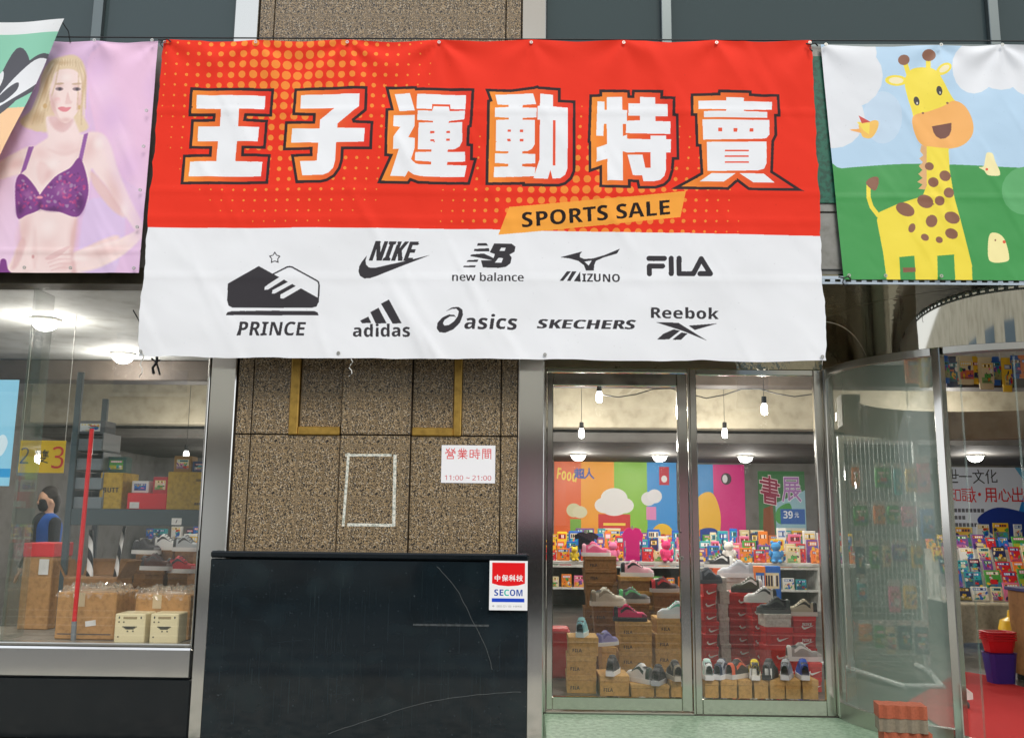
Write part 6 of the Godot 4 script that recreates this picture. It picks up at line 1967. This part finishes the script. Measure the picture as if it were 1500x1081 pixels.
func make_book_corner() -> void:
	var zt := -3.85
	var x0 := W(1396, 900, zt).x
	var x1 := W(1486, 900, zt).x + 0.9
	var yt := W(1440, 881, zt).y
	var t := thing("book_table", "book table under a pale beige cloth beneath the blue poster", "table", Vector3((x0 + x1) / 2, 0, zt - 0.45))
	var off := -t.position
	block(t, "top", Vector3(x0, yt - 0.03, zt - 0.9) + off, Vector3(x1, yt - 0.004, zt - 0.02) + off, white)
	for x in [x0 + 0.05, x1 - 0.05]:
		for z in [zt - 0.85, zt - 0.1]:
			block(t, "leg", Vector3(x - 0.02, 0, z - 0.02) + off, Vector3(x + 0.02, yt - 0.031, z + 0.02) + off, brushed)
	var drape := func(u: float, v: float) -> Vector3:
		var x := lerpf(x0 - 0.01, x1 + 0.01, u)
		if v < 0.15:
			return Vector3(x, yt, zt - 0.02 + (v / 0.15 - 1) * 0.3)
		var d := (v - 0.15) / 0.85
		return Vector3(x, yt - d * (yt - 0.06), zt - 0.0 + 0.02 * sin(u * 34) * d + 0.012 * sin(u * 13 + 1) * d)
	solo("table_cloth", sheet(drape, 70, 16), mat("beige_cloth", c8(206, 194, 168), 0.9, 0.0, "grime", 2.0), "pale beige cloth hanging over the front of the book table", "tablecloth", Vector3(0, 0.002, 0))
	var tones := hues
	var keys := tones.keys()
	for r in 5:
		var x := x0 + 0.06
		if r > 0:
			block(t, "riser", Vector3(x0 + 0.02, yt - 0.003, zt - 0.12 - r * 0.17) + off, Vector3(x1 - 0.02, yt + r * 0.14, zt - 0.0 - r * 0.17) + off, white, 0)
		while x < x1 - 0.2:
			var w := snappedf(rng.randf_range(0.11, 0.2), 0.01)
			var h := snappedf(rng.randf_range(0.14, 0.22), 0.01)
			var key: String = keys[rng.randi() % keys.size()]
			book(Vector3(x + w / 2, yt + r * 0.14 + (0.001 if r else 0.003), zt - 0.075 - r * 0.17 + 0.05), Vector3(w, h, 0.016), 0.28, tones[key], key, "%s picture book on the %s step of the cloth-covered table" % [key, ["lowest", "second", "third", "fourth", "top"][r]], "books on the cloth-covered table")
			x += w + rng.randf_range(0.01, 0.05)
	for k in [[1398, 1428, 772, 800, "yellow"], [1432, 1452, 768, 790, "white"], [1456, 1480, 766, 790, "yellow"], [1486, 1500, 768, 790, "white"]]:
		var a := W(k[0], k[2], -8.75)
		var b := W(k[1], k[3], -8.75)
		book(Vector3((a.x + b.x) / 2, b.y, -8.775), Vector3(b.x - a.x, a.y - b.y, 0.02), 0.0, tones[k[4]], k[4], "%s book fixed to the blue poster" % k[4], "books fixed to the poster")
	# basket and bin, cabinet, bag
	var q := G(1478, 1006, 0.0)
	var bin := thing("purple_bin", "purple and blue plastic bin standing at the carpet's edge", "bin", Vector3(q.x, 0, q.z - 0.12))
	part(bin, "tub", lathe4([Vector2(0.095, 0.004), Vector2(0.12, 0.26), Vector2(0.128, 0.27), Vector2(0.118, 0.27), Vector2(0.09, 0.02), Vector2(0, 0.02)]), mat("purple_plastic", c8(64, 50, 140), 0.35))
	for i in 4:
		solo("red_basket", lathe4([Vector2(0.098, 0.0), Vector2(0.118, 0.1), Vector2(0.132, 0.103), Vector2(0.132, 0.115), Vector2(0.112, 0.115), Vector2(0.09, 0.012), Vector2(0, 0.012)]), mat("red_basket_plastic", c8(214, 30, 40), 0.35), "red plastic basket nested in the stack on the purple bin", "basket", Vector3(q.x, 0.271 + i * 0.02, q.z - 0.12), 0, "nested red baskets")
	var cab := G(1497, 1006, 0)
	var cb := thing("wooden_cabinet", "brown wooden cabinet side beyond the purple bin", "cabinet", Vector3(cab.x + 0.62, 0, cab.z - 0.2))
	block(cb, "carcass", Vector3(-0.45, 0.05, -0.25), Vector3(0.45, 0.78, 0.25), mat("oak_board", c8(158, 112, 60), 0.6, 0.0, "grime", 1.5))
	block(cb, "top", Vector3(-0.47, 0.781, -0.27), Vector3(0.47, 0.81, 0.27), mat("blue_top", c8(50, 54, 110), 0.5))
	block(cb, "plinth", Vector3(-0.43, 0.0, -0.23), Vector3(0.43, 0.049, 0.23), dark)
	var yb := W(1482, 917, -1.9)
	solo("yellow_bag", lathe([Vector2(0.0, -0.09), Vector2(0.09, -0.085), Vector2(0.11, -0.03), Vector2(0.09, 0.05), Vector2(0.03, 0.08), Vector2(0.02, 0.14), Vector2(0.0, 0.14)], 12), mat("yellow_plastic_bag", c8(236, 190, 30), 0.3), "yellow plastic bag set on a low stool near the bin", "bag", Vector3(yb.x, yb.y, -1.9))
	var stool := thing("low_stool", "low pale stool under the yellow bag", "stool", Vector3(yb.x, 0, -1.9))
	block(stool, "seat", Vector3(-0.12, yb.y - 0.12, -0.12), Vector3(0.12, yb.y - 0.091, 0.12), white)
	for x in [-0.1, 0.1]:
		for z in [-0.1, 0.1]:
			block(stool, "leg", Vector3(x - 0.012, 0, z - 0.012), Vector3(x + 0.012, yb.y - 0.121, z + 0.012), brushed)
	# wire mesh stand behind the curved glass
	var zr := -1.9
	var rx0 := W(1246, 960, zr).x
	var rx1 := W(1360, 975, zr).x
	var yr := W(1345, 640, zr).y
	var wm := mat("white_enamel", c8(206, 214, 212), 0.4, 0.1)
	var r := thing("wire_mesh_stand", "white wire mesh display stand behind the curved glass", "display stand", Vector3((rx0 + rx1) / 2, 0, zr))
	var hw := (rx1 - rx0) / 2
	for s in [-1, 1]:
		block(r, "post", Vector3(s * hw - 0.025, 0.03, -0.02), Vector3(s * hw + 0.025, yr, 0.02), wm)
		part(r, "leg", rod(Vector3(s * hw, 0.05, 0), Vector3(s * (hw - 0.2), 0.02, 0.75), 0.025, 8), wm)
		part(r, "leg", rod(Vector3(s * hw, 0.05, 0), Vector3(s * (hw + 0.1), 0.02, -0.5), 0.025, 8), wm)
	part(r, "leg", rod(Vector3(-hw + 0.2, 0.03, 0.74), Vector3(hw - 0.2, 0.03, 0.74), 0.02, 8), wm)
	block(r, "top_bar", Vector3(-hw + 0.026, yr - 0.04, -0.015), Vector3(hw - 0.026, yr, 0.015), wm)
	var st := tool()
	var nx := 16
	for i in nx + 1:
		var x := lerpf(-hw + 0.03, hw - 0.03, float(i) / nx)
		tube(st, [Vector3(x, 0.12, 0), Vector3(x, yr - 0.03, 0)], 0.0022, 4)
	for j in 34:
		var y := 0.12 + j * (yr - 0.16) / 33.0
		tube(st, [Vector3(-hw + 0.03, y, 0.004), Vector3(hw - 0.03, y, 0.004)], 0.002, 4)
	part(r, "wire_mesh", st.commit(), wm)
	var pk := hues.keys()
	var blue_green := ["green", "teal", "yellow", "blue", "green", "cream", "navy", "pink", "teal", "orange", "purple"]
	for row in 5:
		var x := -hw + 0.08
		while x < hw - 0.1:
			var key: String = blue_green[rng.randi() % blue_green.size()]
			var pw := snappedf(rng.randf_range(0.08, 0.15), 0.01)
			if rng.randf() < 0.85:
				hung_pack(Vector3(r.position.x + x + pw / 2, yr - 0.25 - row * 0.36, zr + 0.03), pw, snappedf(rng.randf_range(0.18, 0.33), 0.01), hues[key], key, "%s packet on the %s row of the wire mesh stand" % [key, ["top", "second", "middle", "fourth", "bottom"][row]], "packets on the wire mesh stand")
			x += pw + rng.randf_range(0.01, 0.05)
	for k in [[1352, 668, c8(236, 110, 130), "pink"], [1358, 735, c8(60, 130, 220), "bright blue"]]:
		hung_pack(W(k[0], k[1], zr + 0.06), 0.12, 0.34, k[2], "pink" if k[0] == 1352 else "blue", k[3] + " ribbon bunch hung at the end of the wire mesh stand", "ribbon bunches")
	# castor foot just inside the entrance
	var cf := G(1416, 1042, 0)
	var foot := thing("castor_stand", "white floor stand foot on a grey castor at the entrance", "stand", Vector3(cf.x + 0.02, 0, cf.z - 0.05), 0.5)
	part(foot, "wheel", lathe([Vector2(0.0, -0.012), Vector2(0.03, -0.012), Vector2(0.035, -0.006), Vector2(0.035, 0.006), Vector2(0.03, 0.012), Vector2(0.0, 0.012)], 16), mat("grey_rubber", c8(70, 70, 72), 0.7), Vector3(0, 0.035, 0.0), Vector3(0, 0, PI / 2))
	var wedge := tool()
	prism(wedge, pts("-0.06,0.075 0.06,0.075 0.06,0.12 -0.06,0.19"), -0.025, 0.025)
	part(foot, "foot_arm", wedge.commit(), white, Vector3(0, 0, 0))
	part(foot, "upright", rod(Vector3(-0.05, 0.12, 0), Vector3(-0.05, 1.5, 0), 0.014, 8), wm)
	# goods hung under the entrance ceiling
	var bar := thing("hanging_rod", "thin rod of hung packages above the round entrance", "rod", Vector3(W(1440, 512, -1.0).x, W(1440, 512, -1.0).y, -1.0))
	part(bar, "rod", rod(Vector3(-0.65, 0, 0), Vector3(0.9, 0, 0), 0.009, 6), brushed)
	for s in [-0.5, 0.8]:
		part(bar, "hanger", rod(Vector3(s, 0.009, 0), Vector3(s, 3.02 - bar.position.y, 0), 0.004, 4), brushed)
	var hk := ["yellow", "orange", "blue", "yellow", "navy", "cream"]
	for i in 17:
		var j := rng.randi() % 6
		hung_pack(Vector3(bar.position.x - 0.62 + i * 0.088, bar.position.y - 0.004, -0.985 + 0.02 * (i % 2)), snappedf(rng.randf_range(0.08, 0.15), 0.01), snappedf(rng.randf_range(0.22, 0.4), 0.01), hues[hk[j]], hk[j], hk[j] + " packet hung from the rod above the round entrance", "packets above the entrance")
	var ring := struct("curved_beam", arc_bar(Vector2.ZERO, 1.25, 1.4, 185, 355, 2.16, 2.42, 40), cream, Vector3(DRUM.x + 0.6, 0, -0.6))
	ring.name = "curved_beam"

func lathe4(profile: Array) -> Mesh:      # a tapered square tub with rounded corners
	var st := tool()
	for i in profile.size() - 1:
		for k in 20:
			var q := []
			for m in [[i, k], [i, k + 1], [i + 1, k + 1], [i + 1, k]]:
				var a: float = TAU * m[1] / 20.0
				var p: Vector2 = profile[m[0]]
				var e := 1.0 / pow(pow(absf(cos(a)), 6) + pow(absf(sin(a)), 6), 1.0 / 6)
				q.append(Vector3(cos(a) * e * p.x, p.y, -sin(a) * e * p.x * 0.8))
			quad(st, q[0], q[1], q[2], q[3])
	return st.commit()
func hung_pack(top: Vector3, w: float, h: float, c: Color, key: String, label: String, group: String) -> void:
	var o := thing("hung_packet", label, "packet", top, rng.randf_range(-0.15, 0.15), group)
	part(o, "header_card", cube(Vector3(w, h * 0.2, 0.004), 0.001), white, Vector3(0, -h * 0.1, 0))
	var f := func(u: float, v: float) -> Vector3:
		var a := TAU * u
		var r := pow(sin(PI * clampf(0.06 + v * 0.88, 0, 1)), 0.5)
		return Vector3(-cos(a) * w / 2 * (0.85 + 0.15 * r), -h * 0.2 - v * h * 0.8, sin(a) * 0.025 * r)
	part(o, "packet", sheet(f, 10, 6, true), shade_mat(c, 0.3))
	part(o, "printed_front", panel_mesh(snappedf(w * 0.8, 0.01), snappedf(h * 0.5, 0.01), 0.002), cover(key, rng.randi() % 3), Vector3(0, -h * 0.6, 0.026))

# ---------------------------------------------------------------- the street behind the camera, which the steel and the glass mirror
func make_street() -> void:
	struct("pavement", cube(Vector3(60, 0.42, 3.0), 0.02), mat("paving", c8(140, 136, 128), 0.85, 0.0, "worn", 0.6), Vector3(0, -0.24, 14.3))
	var b := thing("opposite_building", "cream rendered building across the street with rows of windows", "building", Vector3(0, -0.03, 15.8))
	block(b, "wall", Vector3(-24, 3.4, 0), Vector3(24, 7.6, 6), mat("cream_render", c8(236, 230, 214), 0.85, 0.0, "grime", 0.2), 0)
	block(b, "shop_storey", Vector3(-24, 0, 0.4), Vector3(24, 3.395, 6), mat("pale_shopfront", c8(206, 202, 194), 0.7, 0.0, "grime", 0.3), 0)
	block(b, "eave", Vector3(-24, 3.0, -0.5), Vector3(24, 3.2, 0.39), mat("dark_eave", c8(96, 84, 76), 0.7), 0)
	for r in 1:
		for k in 14:
			var w := part(b, "window", cube(Vector3(1.7, 1.4, 0.08), 0.01), mat("window_blue", c8(120, 140, 156), 0.15), Vector3(-22.5 + k * 3.45, 4.9 + r * 2.5, -0.02))
			part(w, "frame", cube(Vector3(1.86, 0.08, 0.1), 0), white, Vector3(0, -0.76, -0.02))
	for k in 8:
		block(b, "shop_window", Vector3(-22 + k * 5.6, 0.4, 0.35), Vector3(-18.2 + k * 5.6, 2.6, 0.39), [mat("shop_pane", c8(150, 156, 160), 0.2), mat("pink_hoarding", c8(206, 150, 160), 0.6), mat("white_hoarding", c8(224, 224, 220), 0.6)][k % 3], 0)
	for k in [[-0.55, 0.3, c8(222, 132, 150)], [-0.2, 0.26, c8(232, 232, 230)], [0.1, 0.22, c8(206, 120, 146)], [0.36, 0.3, c8(176, 186, 200)], [-0.95, 0.36, c8(176, 186, 200)]]:
		block(b, "hanging_stripe", Vector3(0.3 + k[0], 1.0, 0.25), Vector3(0.3 + k[0] + k[1] - 0.02, 2.95, 0.33), shade_mat(k[2], 0.8))
	# a parked dark car
	var car := thing("parked_car", "dark parked car across the street, mirrored in the steel trim", "car", Vector3(0.4, -0.19, 11.2))
	var paint := mat("car_paint", c8(26, 28, 32), 0.2, 0.2)
	paint.clearcoat_enabled = true
	paint.clearcoat = 0.8
	paint.clearcoat_roughness = 0.03
	var st := tool()
	prism(st, pts("-2.2,0.3 -1.85,0.22 1.9,0.22 2.2,0.32 2.24,0.62 2.1,0.86 1.3,0.96 -1.5,1.0 -2.1,0.92 -2.26,0.66"), -0.85, 0.85)
	part(car, "body", st.commit(), paint)
	st = tool()
	prism(st, pts("-1.55,1.0 -1.0,1.4 0.3,1.44 1.2,0.97"), -0.72, 0.72)
	part(car, "cabin", st.commit(), mat("car_glass", c8(40, 46, 52), 0.05))
	st = tool()
	prism(st, pts("-1.1,1.405 -0.95,1.44 0.3,1.475 0.42,1.44"), -0.73, 0.73)
	part(car, "roof", st.commit(), paint)
	for x in [-1.35, 1.35]:
		for z in [-0.8, 0.8]:
			var w := part(car, "wheel", lathe([Vector2(0.0, -0.1), Vector2(0.29, -0.1), Vector2(0.32, -0.07), Vector2(0.32, 0.07), Vector2(0.29, 0.1), Vector2(0.0, 0.1)], 24), mat("tyre", c8(30, 30, 30), 0.9), Vector3(x, 0.32, z), Vector3(PI / 2, 0, 0))
			part(w, "rim", lathe([Vector2(0.0, -0.105), Vector2(0.18, -0.105), Vector2(0.2, -0.1), Vector2(0.2, 0.1), Vector2(0.18, 0.105), Vector2(0.0, 0.105)], 20), brushed)
	for z in [-0.55, 0.55]:
		part(car, "headlight", cube(Vector3(0.06, 0.14, 0.34), 0.02), mat("headlight_lens", c8(220, 224, 228), 0.1), Vector3(2.2, 0.7, z))
		part(car, "tail_light", cube(Vector3(0.06, 0.16, 0.3), 0.02), mat("tail_lens", c8(170, 24, 24), 0.15), Vector3(-2.22, 0.76, z))
